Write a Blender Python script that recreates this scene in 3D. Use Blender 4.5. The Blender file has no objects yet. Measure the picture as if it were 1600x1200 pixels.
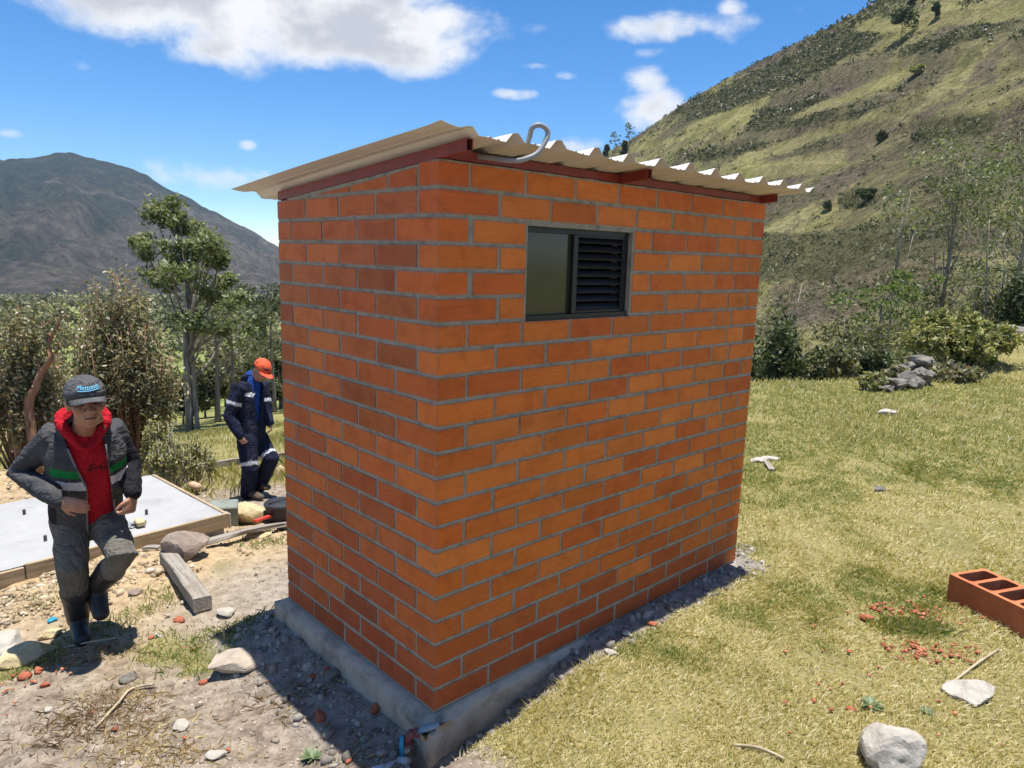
import bpy, bmesh, math, random
import numpy as np
from mathutils import Vector, Matrix
random.seed(7)
rng = np.random.default_rng(7)
S = bpy.context.scene
COL = S.collection
PI = math.pi
# ------------------------------------------------------------------ camera
CAM_F, CAM_PITCH, CAM_ROLL = 1123.69, -0.1754, 0.0282
CAM_P = np.array([0.2838, -2.6776, 1.8578])
cp, sp = math.cos(CAM_PITCH), math.sin(CAM_PITCH)
FW = np.array([0, cp, sp]); UP0 = np.array([0, -sp, cp]); RT0 = np.array([1.0, 0, 0])
cr, sr = math.cos(CAM_ROLL), math.sin(CAM_ROLL)
RT = RT0 * cr + UP0 * sr; UPV = -RT0 * sr + UP0 * cr
cam_d = bpy.data.cameras.new('camera'); cam = bpy.data.objects.new('camera', cam_d); COL.objects.link(cam)
cam_d.sensor_fit = 'HORIZONTAL'; cam_d.sensor_width = 36; cam_d.lens = CAM_F / 1600 * 36
cam_d.clip_start = 0.05; cam_d.clip_end = 20000
cam.matrix_world = Matrix(((RT[0], UPV[0], -FW[0], CAM_P[0]), (RT[1], UPV[1], -FW[1], CAM_P[1]), (RT[2], UPV[2], -FW[2], CAM_P[2]), (0, 0, 0, 1)))
S.camera = cam
S.view_settings.view_transform = 'Standard'; S.view_settings.look = 'None'
S.view_settings.gamma = 1; S.view_settings.use_curve_mapping = False
S.view_settings.exposure = 0.93
S.cycles.max_bounces = 8; S.cycles.diffuse_bounces = 4; S.cycles.transparent_max_bounces = 8
# ------------------------------------------------------------------ sun and sky
SHED_A = 0.7536
UR = np.array([math.cos(SHED_A), math.sin(SHED_A), 0]); UL = np.array([-math.sin(SHED_A), math.cos(SHED_A), 0])
SUN = 0.07 * UR - 0.040 * UL + np.array([0, 0, 1.0]); SUN /= np.linalg.norm(SUN)
sl = bpy.data.lights.new('sun', 'SUN'); sl.energy = 4.5; sl.angle = math.radians(0.53); sl.color = (1, .965, .91)
so = bpy.data.objects.new('sun', sl); COL.objects.link(so)
so.rotation_euler = Vector(SUN).to_track_quat('Z', 'Y').to_euler(); so.location = (0, 0, 50)
W = bpy.data.worlds.new("World"); S.world = W; W.use_nodes = True
HAZE_DENSITY = 0.00008
SKY_STRENGTH = 0.094
CLOUD_STRENGTH = 0.53

class NT:
    """small helper for node trees"""
    def __init__(s, tree): s.t = tree; s.n = tree.nodes; s.l = tree.links
    def node(s, typ, **kw):
        n = s.n.new(typ)
        for k, v in kw.items():
            if k.startswith('i_'):
                n.inputs[k[2:].replace('_', ' ')].default_value = v
            else: setattr(n, k, v)
        return n
    def val(s, inp, v):
        if isinstance(v, bpy.types.NodeSocket): s.l.new(v, inp)
        else: inp.default_value = v
    def m(s, op, a, b=0.0, c=0.0, clamp=False):
        n = s.n.new('ShaderNodeMath'); n.operation = op; n.use_clamp = clamp
        s.val(n.inputs[0], a); s.val(n.inputs[1], b); s.val(n.inputs[2], c); return n.outputs[0]
    def vm(s, op, a, b=(0, 0, 0)):
        n = s.n.new('ShaderNodeVectorMath'); n.operation = op
        s.val(n.inputs[0], a); s.val(n.inputs[1], b); return n.outputs[0]
    def scl(s, a, f):
        n = s.n.new('ShaderNodeVectorMath'); n.operation = 'SCALE'; s.val(n.inputs[0], a); s.val(n.inputs[3], f); return n.outputs[0]
    def noise(s, vec, scale, detail=4.0, rough=0.55, dist=0.0):
        n = s.n.new('ShaderNodeTexNoise'); s.val(n.inputs['Vector'], vec); n.inputs['Scale'].default_value = scale
        n.inputs['Detail'].default_value = detail; n.inputs['Roughness'].default_value = rough; n.inputs['Distortion'].default_value = dist
        return n.outputs['Fac']
    def voro(s, vec, scale, feature='F1'):
        n = s.n.new('ShaderNodeTexVoronoi'); n.feature = feature; s.val(n.inputs['Vector'], vec); n.inputs['Scale'].default_value = scale
        return n
    def ramp(s, fac, stops, interp='LINEAR'):
        n = s.n.new('ShaderNodeValToRGB'); n.color_ramp.interpolation = interp
        e = n.color_ramp.elements
        while len(e) < len(stops): e.new(0.5)
        for i, (p, c) in enumerate(stops):
            e[i].position = p; e[i].color = (c[0], c[1], c[2], 1) if len(c) >= 3 else (c[0],) * 3 + (1,)
        s.val(n.inputs[0], fac); return n.outputs[0]
    def smooth(s, x, lo, hi):
        n = s.n.new('ShaderNodeMapRange'); n.interpolation_type = 'SMOOTHSTEP'
        s.val(n.inputs['Value'], x); s.val(n.inputs['From Min'], lo); s.val(n.inputs['From Max'], hi); return n.outputs[0]
    def mix(s, f, a, b, blend='MIX'):
        n = s.n.new('ShaderNodeMix'); n.data_type = 'RGBA'; n.blend_type = blend
        s.val(n.inputs[0], f)
        s.val(n.inputs[6], a if isinstance(a, bpy.types.NodeSocket) else (a[0], a[1], a[2], 1))
        s.val(n.inputs[7], b if isinstance(b, bpy.types.NodeSocket) else (b[0], b[1], b[2], 1)); return n.outputs[2]
    def attr(s, name): 
        n = s.n.new('ShaderNodeAttribute'); n.attribute_name = name; return n
    def bump(s, h, strength=0.5, dist=0.01):
        n = s.n.new('ShaderNodeBump'); n.inputs['Strength'].default_value = strength; n.inputs['Distance'].default_value = dist
        s.val(n.inputs['Height'], h); return n.outputs[0]

def ray(x, y): return FW + RT * ((x - 800) / CAM_F) - UPV * ((y - 600) / CAM_F)
def azel(x, y):
    d = ray(x, y); d = d / np.linalg.norm(d); return math.atan2(d[0], d[1]), math.asin(d[2])

def build_world():
    t = NT(W.node_tree); t.n.clear()
    out = t.node('ShaderNodeOutputWorld')
    sky = t.node('ShaderNodeTexSky'); sky.sky_type = 'NISHITA'; sky.sun_disc = False
    sky.sun_elevation = math.asin(SUN[2]); sky.sun_rotation = math.atan2(SUN[0], SUN[1]); sky.altitude = 2600
    sky.air_density = 1.0; sky.dust_density = 0.15; sky.ozone_density = 3.5
    hs = t.node('ShaderNodeHueSaturation'); hs.inputs['Saturation'].default_value = 1.33; hs.inputs['Value'].default_value = 1.0
    t.l.new(sky.outputs[0], hs.inputs['Color'])
    bg = t.node('ShaderNodeBackground'); t.l.new(hs.outputs[0], bg.inputs[0]); bg.inputs[1].default_value = SKY_STRENGTH
    co = t.node('ShaderNodeTexCoord').outputs['Generated']
    sep = t.node('ShaderNodeSeparateXYZ'); t.l.new(co, sep.inputs[0])
    az = t.m('ARCTAN2', sep.outputs[0], sep.outputs[1]); el = t.m('ARCSINE', sep.outputs[2])
    n1 = t.noise(t.vm('MULTIPLY', co, (1, 1, 1.7)), 9.0, 9.0, 0.6, 0.25)
    nz = t.m('MULTIPLY', t.m('SUBTRACT', n1, 0.5), 3.4)
    clouds = [  # px cx, cy, half width, half height, density
        (440, 18, 300, 92, 1.5), (250, 0, 230, 75, 1.3), (630, 74, 110, 46, 1.3), (150, -5, 150, 42, .45), (520, -40, 260, 60, .9),
        (125, 100, 22, 13, .55), (1035, 42, 75, 24, .85), (1160, 47, 50, 20, .45), (1013, 128, 36, 24, .75), (1025, 172, 52, 34, .95),
        (802, 146, 34, 9, .75), (826, 103, 28, 5, .5), (884, 119, 18, 7, .55), (1145, 12, 18, 10, .35), (1250, 18, 20, 9, .4),
        (345, 280, 95, 20, .75), (280, 262, 50, 16, .4), (8, 208, 26, 9, .7), (387, 227, 13, 7, .55), (915, 225, 30, 14, .6), (1020, 82, 20, 8, .3)]
    tot = None; sumbase = None
    for (cx, cy, hw, hh, de) in clouds:
        a0, e0 = azel(cx, cy); a1, _ = azel(cx + hw, cy); _, e1 = azel(cx, cy - hh)
        du = t.m('DIVIDE', t.m('SUBTRACT', az, a0), abs(a1 - a0) * 1.25)
        dv = t.m('DIVIDE', t.m('SUBTRACT', el, e0), abs(e1 - e0) * 1.25)
        d2 = t.m('ADD', t.m('MULTIPLY', du, du), t.m('MULTIPLY', dv, dv))
        mk = t.m('MULTIPLY', t.m('SUBTRACT', 1.0, d2), de)
        tot = mk if tot is None else t.m('MAXIMUM', tot, mk)
    # the rest of the sky: scattered clouds of the same kind
    up = t.m('MAXIMUM', sep.outputs[2], 0.06)
    cb = t.node('ShaderNodeCombineXYZ'); t.l.new(t.m('DIVIDE', sep.outputs[0], up), cb.inputs[0]); t.l.new(t.m('DIVIDE', sep.outputs[1], up), cb.inputs[1])
    far = t.noise(cb.outputs[0], 0.55, 2.0, 0.5)
    away = t.smooth(t.m('MAXIMUM', t.m('ABSOLUTE', az), t.m('MULTIPLY', el, 1.8)), 0.70, 0.85)
    gen = t.m('SUBTRACT', t.m('MULTIPLY', t.m('SUBTRACT', far, 0.5), 6.0), 0.35)
    gen = t.m('SUBTRACT', t.m('MULTIPLY', t.m('ADD', gen, 3.0), away), 3.0)
    tot = t.m('MAXIMUM', tot, gen)
    tot = t.m('MAXIMUM', tot, -3.0)
    dens = t.m('ADD', tot, nz)
    alpha = t.smooth(dens, 0.05, 1.15)
    # thin veil near the horizon
    # cloud brightness: thick parts grey (self shaded), edges white
    thick = t.smooth(t.m('ADD', dens, t.m('MULTIPLY', t.m('SUBTRACT', t.noise(co, 14.0, 5.0, 0.55), 0.5), 1.8)), 0.75, 1.75)
    ccol = t.mix(thick, (1.0, 1.0, 1.0), (0.60, 0.62, 0.68))
    cbg = t.node('ShaderNodeBackground'); t.l.new(ccol, cbg.inputs[0]); cbg.inputs[1].default_value = CLOUD_STRENGTH
    mx = t.node('ShaderNodeMixShader'); t.l.new(alpha, mx.inputs[0]); t.l.new(bg.outputs[0], mx.inputs[1]); t.l.new(cbg.outputs[0], mx.inputs[2])
    t.l.new(mx.outputs[0], out.inputs[0])
build_world()

# ------------------------------------------------------------------ numpy noise
def _h(ix, iy, iz):
    n = (ix * 374761393 + iy * 668265263 + iz * 2147483647 * 3 + 1013904223).astype(np.int64)
    n = (n ^ (n >> 13)) * 1274126177 & 0x7fffffff
    n = (n ^ (n >> 16)) & 0xffff
    return n / 32767.5 - 1.0
def vnoise(x, y, z=0.0):
    x = np.asarray(x, float); y = np.asarray(y, float); z = np.zeros_like(x) + z
    ix = np.floor(x).astype(np.int64); iy = np.floor(y).astype(np.int64); iz = np.floor(z).astype(np.int64)
    fx, fy, fz = x - ix, y - iy, z - iz
    ux, uy, uz = [f * f * f * (f * (f * 6 - 15) + 10) for f in (fx, fy, fz)]
    r = 0
    for a in (0, 1):
        for b in (0, 1):
            for c in (0, 1):
                r = r + _h(ix + a, iy + b, iz + c) * (ux if a else 1 - ux) * (uy if b else 1 - uy) * (uz if c else 1 - uz)
    return r
def fbm(x, y, z=0.0, o=4, g=0.5):
    r = 0; a = 1.0; s = 0
    for k in range(o):
        r = r + a * vnoise(x * 2 ** k + 17.3 * k, y * 2 ** k - 9.1 * k, np.asarray(z) * 2 ** k + 3.7 * k); s += a; a *= g
    return r / s
def sstep(lo, hi, x):
    t = np.clip((x - lo) / (hi - lo), 0, 1); return t * t * (3 - 2 * t)

# ------------------------------------------------------------------ terrain height
def gz(x, y, fine=True):
    x = np.asarray(x, float); y = np.asarray(y, float)
    r = np.hypot(x - CAM_P[0], y - CAM_P[1])
    a = x / np.maximum(y + 3.7, 0.6)
    m = sstep(0.24, -0.26, a)
    xx = np.maximum(x, -45); yy = np.minimum(y, 60)
    left = -0.215 + 0.12 * np.minimum(0, xx + 0.9) - 0.13 * np.maximum(0, yy - 1.3) - 0.049 * np.maximum(0, r - 62)
    left = left + 0.6 * np.exp(-((x + 5.6) / 1.5) ** 2 - ((y - 4.9) / 1.0) ** 2)
    left = left + .13 * np.exp(-((x + 2.7) / 1.0) ** 2 - ((y - 2.45) / .85) ** 2)
    e = y - 8.7 - 0.22 * (x - 4.2) - 2.5 * np.exp(-((x - 12.5) / 4.0) ** 2)
    right = -0.035 + 0.02 * fbm(x * .8, y * .8, 2.0, 3) - np.minimum(17, 0.30 * np.maximum(0, e) ** 1.3)
    right = right + 0.95 * np.exp(-((x - 13.5) / 4.2) ** 2 - ((y - 14.2) / 2.4) ** 2) + 0.35 * np.exp(-((x - 9.6) / 1.8) ** 2 - ((y - 12.2) / 1.3) ** 2)
    z = m * left + (1 - m) * right
    if fine:
        w = np.exp(-r / 40)
        z = z + w * (0.018 * fbm(x * 2.2, y * 2.2, 1.0, 4) * (.5 + m))
        z = z + w * m * 0.012 * fbm(x * 9, y * 9, 5.0, 3)
        far = sstep(15, 60, r)
        z = z + far * 1.2 * fbm(x * .03, y * .03, 7.0, 4)
    # trench of loose rubble along the shed's footing
    sx = x * UR[0] + y * UR[1]; tx = x * UL[0] + y * UL[1]
    dd = np.maximum(np.maximum(-tx, tx - 1.31), np.maximum(-sx, sx - 2.37))
    wr = np.where((tx < 0.02) & (sx > -.3), sstep(0.20, 0.08, dd), 0.0)
    z = z * (1 - wr) + wr * (-.215 + .21 * sstep(0.0, 1.0, sx) + .02 * fbm(x * 8, y * 8, 3.0, 2))
    z = z + .085 * sstep(0.1, 1.2, tx) * sstep(.45, .1, dd) * (sx < 0.02)
    return z
def gzf(x, y): return float(gz(np.array([x]), np.array([y]))[0])
def G(px, py, lift=0.0):
    """the point of the terrain seen in this direction"""
    d = ray(px, py); t = 1.0; prev = 1.0
    while t < 400:
        P = CAM_P + d * t
        if P[2] < gzf(P[0], P[1]): break
        prev = t; t *= 1.02
    lo, hi = prev, t
    for _ in range(30):
        mid = (lo + hi) / 2; P = CAM_P + d * mid
        if P[2] < gzf(P[0], P[1]): hi = mid
        else: lo = mid
    P = CAM_P + d * hi; return np.array([P[0], P[1], P[2] + lift])
def D(px, py, depth): return CAM_P + ray(px, py) * depth
def atz(px, py, z): d = ray(px, py); return CAM_P + d * ((z - CAM_P[2]) / d[2])
def depth_of(P): return float((np.asarray(P) - CAM_P) @ FW)

# ------------------------------------------------------------------ object helpers
def tag(o, label=None, cat=None, group=None, kind=None):
    if label: o['label'] = label
    if cat: o['category'] = cat
    if group: o['group'] = group
    if kind: o['kind'] = kind
    return o
def empty(name, loc=(0, 0, 0), rz=0.0):
    o = bpy.data.objects.new(name, None); COL.objects.link(o); o.location = [float(v) for v in loc]; o.rotation_euler = (0, 0, rz)
    o.empty_display_size = 0.2; return o
def link(name, me, mat=None, parent=None):
    o = bpy.data.objects.new(name, me); COL.objects.link(o)
    if mat is not None:
        for m in (mat if isinstance(mat, (list, tuple)) else [mat]): me.materials.append(m)
    if parent is not None: o.parent = parent
    return o
def mesh_np(name, V, F, smooth=False, attrs=None):
    """F: (n,k) int array, all faces of k corners"""
    V = np.asarray(V, np.float32); F = np.asarray(F, np.int32)
    me = bpy.data.meshes.new(name); k = F.shape[1]
    me.vertices.add(len(V)); me.vertices.foreach_set('co', V.ravel())
    me.loops.add(F.size); me.loops.foreach_set('vertex_index', F.ravel())
    me.polygons.add(len(F)); me.polygons.foreach_set('loop_start', np.arange(0, F.size, k, dtype=np.int32))
    if smooth: me.polygons.foreach_set('use_smooth', np.ones(len(F), bool))
    for n, a in (attrs or {}).items():
        a = np.asarray(a, np.float32)
        if a.ndim == 1:
            at = me.attributes.new(n, 'FLOAT', 'POINT'); at.data.foreach_set('value', a)
        else:
            at = me.attributes.new(n, 'FLOAT_COLOR', 'POINT'); at.data.foreach_set('color', np.hstack([a, np.ones((len(a), 1), np.float32)]).ravel())
    me.update(calc_edges=True); return me

class MB:
    def __init__(s): s.v = []; s.f = []; s.mi = []
    def add(s, V, F, mi=0):
        b = len(s.v); s.v += [tuple(float(c) for c in p) for p in V]; s.f += [tuple(b + i for i in f) for f in F]; s.mi += [mi] * len(F); return s
    def box(s, lo, hi, mi=0, ch=0.0, M=None):
        lo = np.array(lo, float); hi = np.array(hi, float)
        if ch <= 0:
            V = np.array([(x, y, z) for z in (lo[2], hi[2]) for y in (lo[1], hi[1]) for x in (lo[0], hi[0])])
            F = [(0, 2, 3, 1), (4, 5, 7, 6), (0, 1, 5, 4), (2, 6, 7, 3), (0, 4, 6, 2), (1, 3, 7, 5)]
        else:
            V, F = chamfer_box(lo, hi, ch)
        if M is not None: V = np.array([M @ Vector(p) for p in V])
        return s.add(V, F, mi)
    def tube(s, P, R, n=8, mi=0, cap=True, side=None):
        P = [np.array(p, float) for p in P]; m = len(P)
        if not hasattr(R, '__len__'): R = [R] * m
        V = []; F = []
        ref = None
        for i in range(m):
            t = P[min(i + 1, m - 1)] - P[max(i - 1, 0)]; t /= (np.linalg.norm(t) + 1e-9)
            if side is not None: ref = np.array(side, float)
            elif ref is None: ref = np.array([1.0, 0, 0]) if abs(t[0]) < .8 else np.array([0, 1.0, 0])
            u = ref - t * (ref @ t); u /= np.linalg.norm(u); ref = u; w = np.cross(t, u)
            rr = R[i]; ru, rw = (rr if hasattr(rr, '__len__') else (rr, rr))
            for k in range(n):
                a = 2 * PI * k / n; V.append(P[i] + u * math.cos(a) * ru + w * math.sin(a) * rw)
        for i in range(m - 1):
            for k in range(n):
                F.append((i * n + k, i * n + (k + 1) % n, (i + 1) * n + (k + 1) % n, (i + 1) * n + k))
        if cap: F.append(tuple(range(n))[::-1]); F.append(tuple((m - 1) * n + k for k in range(n)))
        return s.add(V, F, mi)
    def limb(s, P, R, n=12, mi=0, side=None):
        """tube with rounded ends, for bodies"""
        P = [np.array(p, float) for p in P]
        if not hasattr(R, '__len__'): R = [R] * len(P)
        R = [(r if hasattr(r, '__len__') else (r, r)) for r in R]
        d0 = P[0] - P[1]; d0 /= np.linalg.norm(d0); d1 = P[-1] - P[-2]; d1 /= np.linalg.norm(d1)
        pre = []; post = []
        for a in (1.35, .9, .45):
            c, q = math.cos(a), math.sin(a)
            pre.append((P[0] + d0 * q * min(R[0]), (R[0][0] * c, R[0][1] * c)))
            post.insert(0, (P[-1] + d1 * q * min(R[-1]), (R[-1][0] * c, R[-1][1] * c)))
        allp = pre + list(zip(P, R)) + post
        return s.tube([p for p, _ in allp], [r for _, r in allp], n, mi, True, side)
    def ball(s, c, r, M=None, nu=14, nv=9, mi=0):
        r = np.array(r if hasattr(r, '__len__') else (r, r, r), float); V = []; F = []
        for j in range(1, nv):
            th = PI * j / nv
            for i in range(nu):
                ph = 2 * PI * i / nu; V.append(r * np.array([math.sin(th) * math.cos(ph), math.sin(th) * math.sin(ph), math.cos(th)]))
        top = len(V); V.append(r * np.array([0, 0, 1.])); V.append(r * np.array([0, 0, -1.]))
        for j in range(nv - 2):
            for i in range(nu):
                F.append((j * nu + i, (j + 1) * nu + i, (j + 1) * nu + (i + 1) % nu, j * nu + (i + 1) % nu))
        for i in range(nu):
            F.append((top, i, (i + 1) % nu)); F.append((top + 1, (nv - 2) * nu + (i + 1) % nu, (nv - 2) * nu + i))
        V = np.array(V)
        if M is not None: V = V @ np.array(M).T
        return s.add(V + np.array(c), F, mi)
    def mesh(s, name, smooth=False):
        me = bpy.data.meshes.new(name); me.from_pydata(s.v, [], s.f); me.update()
        if any(s.mi): me.polygons.foreach_set('material_index', s.mi)
        if smooth: me.polygons.foreach_set('use_smooth', [True] * len(s.f))
        return me
    def build(s, name, mat, parent=None, smooth=False): return link(name, s.mesh(name, smooth), mat, parent)

def chamfer_box(lo, hi, c):
    V = []; idx = {}
    for ix in (0, 1):
        for iy in (0, 1):
            for iz in (0, 1):
                p = [(lo, hi)[i][k] for k, i in enumerate((ix, iy, iz))]; sg = [1 if i == 0 else -1 for i in (ix, iy, iz)]
                for ax in range(3):
                    q = [p[k] + (0 if k == ax else sg[k] * c) for k in range(3)]
                    idx[(ix, iy, iz, ax)] = len(V); V.append(q)
    F = []
    for ax in range(3):
        o = [k for k in range(3) if k != ax]
        for e in (0, 1):
            q = []
            for (a, b) in ((0, 0), (1, 0), (1, 1), (0, 1)):
                k = [0, 0, 0]; k[ax] = e; k[o[0]] = a; k[o[1]] = b; q.append(idx[(k[0], k[1], k[2], ax)])
            F.append(q)
    for ax in range(3):
        o = [k for k in range(3) if k != ax]
        for a in (0, 1):
            for b in (0, 1):
                k0 = [0, 0, 0]; k1 = [0, 0, 0]; k0[ax] = 0; k1[ax] = 1
                for k in (k0, k1): k[o[0]] = a; k[o[1]] = b
                F.append([idx[(*k0, o[0])], idx[(*k0, o[1])], idx[(*k1, o[1])], idx[(*k1, o[0])]])
    for ix in (0, 1):
        for iy in (0, 1):
            for iz in (0, 1): F.append([idx[(ix, iy, iz, a)] for a in range(3)])
    V = np.array(V, float); cen = V.mean(0); out = []
    for f in F:
        n = np.cross(V[f[1]] - V[f[0]], V[f[2]] - V[f[0]])
        out.append(tuple(f) if n @ (V[f].mean(0) - cen) > 0 else tuple(f[::-1]))
    return V, out

# ------------------------------------------------------------------ materials
def new_mat(name):
    m = bpy.data.materials.new(name); m.use_nodes = True; t = NT(m.node_tree); t.n.clear()
    out = t.node('ShaderNodeOutputMaterial'); b = t.node('ShaderNodeBsdfPrincipled'); t.l.new(b.outputs[0], out.inputs[0])
    t.b = b; t.out = out; return m, t
def simple(name, c, rough=0.7, var=0.15, scale=20.0, bump=0.0, bscale=60.0, metal=0.0, spec=0.4, dist=0.004):
    m, t = new_mat(name); co = t.node('ShaderNodeTexCoord').outputs['Object']
    n = t.noise(co, scale, 5.0, 0.6)
    c = np.array(c)
    t.l.new(t.ramp(n, [(0.25, c * (1 - var)), (0.75, np.minimum(c * (1 + var), .95))]), t.b.inputs['Base Color'])
    t.b.inputs['Roughness'].default_value = rough; t.b.inputs['Metallic'].default_value = metal; t.b.inputs['Specular IOR Level'].default_value = spec
    if bump: t.l.new(t.bump(t.noise(co, bscale, 5.0, 0.6), bump, dist), t.b.inputs['Normal'])
    return m
M = {}
def mat_brick():
    m, t = new_mat('brick_clay'); oi = t.node('ShaderNodeObjectInfo'); tc = t.node('ShaderNodeTexCoord')
    off = t.scl(oi.outputs['Random'], 1.0)
    cb = t.node('ShaderNodeCombineXYZ'); t.l.new(t.m('MULTIPLY', oi.outputs['Random'], 97.0), cb.inputs[0]); t.l.new(t.m('MULTIPLY', oi.outputs['Random'], 53.0), cb.inputs[1])
    p = t.vm('ADD', tc.outputs['Object'], cb.outputs[0])
    blot = t.noise(p, 9.0, 5.0, 0.6, 0.6)
    streak = t.noise(t.vm('MULTIPLY', p, (4, 4, 160)), 1.0, 3.0, 0.6)
    col = t.mix(t.m('MULTIPLY', t.smooth(blot, 0.42, 0.75), .55), oi.outputs['Color'], t.mix(1.0, oi.outputs['Color'], (0.66, 0.56, 0.50), 'MULTIPLY'))
    rip = t.noise(t.vm('MULTIPLY', p, (7, 7, 42)), 1.0, 5.0, .7, .8)
    col = t.mix(t.m('MULTIPLY', t.smooth(rip, .5, .72), .5), col, t.mix(1.0, col, (.70, .62, .58), 'MULTIPLY'))
    col = t.mix(t.m('MULTIPLY', t.smooth(streak, 0.45, 0.8), 0.35), col, t.mix(1.0, col, (1.35, 1.45, 1.5), 'MULTIPLY'))
    # cement film and dark smears towards the joints
    g = t.node('ShaderNodeSeparateXYZ'); t.l.new(tc.outputs['Generated'], g.inputs[0])
    nn = t.node('ShaderNodeSeparateXYZ'); t.l.new(tc.outputs['Normal'], nn.inputs[0])
    def ed(k, size):
        d = t.m('MULTIPLY', t.m('SUBTRACT', .5, t.m('ABSOLUTE', t.m('SUBTRACT', g.outputs[k], .5))), size)
        return t.m('ADD', d, t.m('MULTIPLY', t.m('GREATER_THAN', t.m('ABSOLUTE', nn.outputs[k]), .5), 1.0))
    dist = t.m('MINIMUM', t.m('MINIMUM', ed(0, .26), ed(1, .26)), ed(2, .085))
    wob = t.m('MULTIPLY', t.m('SUBTRACT', t.noise(p, 28.0, 5.0, 0.65), 0.5), 0.020)
    edge = t.smooth(t.m('ADD', dist, wob), 0.010, 0.001)
    col = t.mix(t.m('MULTIPLY', edge, 0.45), col, (0.22, 0.115, 0.06))
    lip = t.smooth(t.m('ADD', dist, t.m('MULTIPLY', t.m('SUBTRACT', t.noise(p, 42.0, 5.0, 0.7), 0.5), 0.022)), 0.0022, 0.0002)
    col = t.mix(t.m('MULTIPLY', lip, .9), col, (.33, .285, .22))
    film = t.smooth(t.noise(p, 16.0, 6.0, 0.7, 1.2), 0.66, 0.82)
    col = t.mix(t.m('MULTIPLY', film, 0.22), col, (0.48, 0.34, 0.25))
    speck = t.smooth(t.noise(p, 140.0, 2.0, 0.5), 0.70, 0.78)
    col = t.mix(t.m('MULTIPLY', speck, 0.5), col, (0.16, 0.045, 0.02))
    t.l.new(col, t.b.inputs['Base Color'])
    t.l.new(t.m('ADD', t.m('MULTIPLY', blot, 0.3), 0.38), t.b.inputs['Roughness']); t.b.inputs['Specular IOR Level'].default_value = 0.25
    hh = t.m('ADD', t.m('ADD', t.m('MULTIPLY', streak, 0.5), t.m('MULTIPLY', rip, .7)), t.noise(p, 60.0, 5.0, 0.65))
    t.l.new(t.bump(hh, 0.35, 0.004), t.b.inputs['Normal']); return m
def mat_concrete(name, c, scale=6.0, bump=0.6, dark=0.6):
    m, t = new_mat(name); co = t.node('ShaderNodeTexCoord').outputs['Object']
    a = t.noise(co, scale, 8.0, 0.65, 0.3); b = t.noise(co, scale * 9, 6.0, 0.7); c = np.array(c)
    col = t.ramp(a, [(0.28, c * dark), (0.5, c), (0.75, np.minimum(c * 1.18, .9))])
    col = t.mix(t.m('MULTIPLY', t.smooth(b, .55, .75), .4), col, tuple(c * .62))
    t.l.new(col, t.b.inputs['Base Color']); t.b.inputs['Roughness'].default_value = 0.9; t.b.inputs['Specular IOR Level'].default_value = 0.2
    h = t.m('ADD', t.m('MULTIPLY', a, 1.2), t.m('MULTIPLY', b, 0.8)); t.l.new(t.bump(h, bump, 0.012), t.b.inputs['Normal']); return m
def mat_wood(name, c, axis=(1.2, 25, 25), rough=0.85):
    m, t = new_mat(name); co = t.node('ShaderNodeTexCoord').outputs['Object']; c = np.array(c)
    g = t.noise(t.vm('MULTIPLY', co, axis), 2.0, 6.0, 0.65, 0.8); b = t.noise(co, 5.0, 5.0, .6)
    col = t.ramp(g, [(0.28, c * .45), (0.5, c), (0.75, np.minimum(c * 1.3, .9))])
    col = t.mix(t.smooth(b, .5, .75), col, tuple(c * np.array([.75, .7, .62])))
    t.l.new(col, t.b.inputs['Base Color']); t.b.inputs['Roughness'].default_value = rough; t.b.inputs['Specular IOR Level'].default_value = .2
    t.l.new(t.bump(g, 0.5, 0.006), t.b.inputs['Normal']); return m
def mat_rock(name, c, c2=None, scale=7.0):
    m, t = new_mat(name); co = t.node('ShaderNodeTexCoord').outputs['Object']; c = np.array(c); c2 = np.array(c2) if c2 is not None else c * .55
    a = t.noise(co, scale, 9.0, 0.68, 0.5); b = t.noise(co, scale * 7, 6.0, .7);
    col = t.ramp(a, [(0.3, c2), (0.52, c), (0.72, np.minimum(c * 1.25, .85))])
    col = t.mix(t.m('MULTIPLY', t.smooth(b, .55, .8), .5), col, tuple(c2))
    t.l.new(col, t.b.inputs['Base Color']); t.b.inputs['Roughness'].default_value = .92; t.b.inputs['Specular IOR Level'].default_value = .2
    h = t.m('ADD', a, t.m('MULTIPLY', b, .5)); t.l.new(t.bump(h, .8, .02), t.b.inputs['Normal']); return m
def mat_leaf(name, stops, trans=0.3, rough=0.55):
    """colour from the per-leaf attribute 'tint' (0..1)"""
    m, t = new_mat(name); a = t.attr('tint').outputs['Fac']
    col = t.ramp(a, stops)
    t.l.new(col, t.b.inputs['Base Color']); t.b.inputs['Roughness'].default_value = rough; t.b.inputs['Specular IOR Level'].default_value = .3
    tr = t.node('ShaderNodeBsdfTranslucent'); t.l.new(t.mix(1.0, col, (1.3, 1.35, .7), 'MULTIPLY'), tr.inputs[0])
    mx = t.node('ShaderNodeMixShader'); mx.inputs[0].default_value = trans
    t.l.new(t.b.outputs[0], mx.inputs[1]); t.l.new(tr.outputs[0], mx.inputs[2]); t.l.new(mx.outputs[0], t.out.inputs[0]); return m
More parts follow.
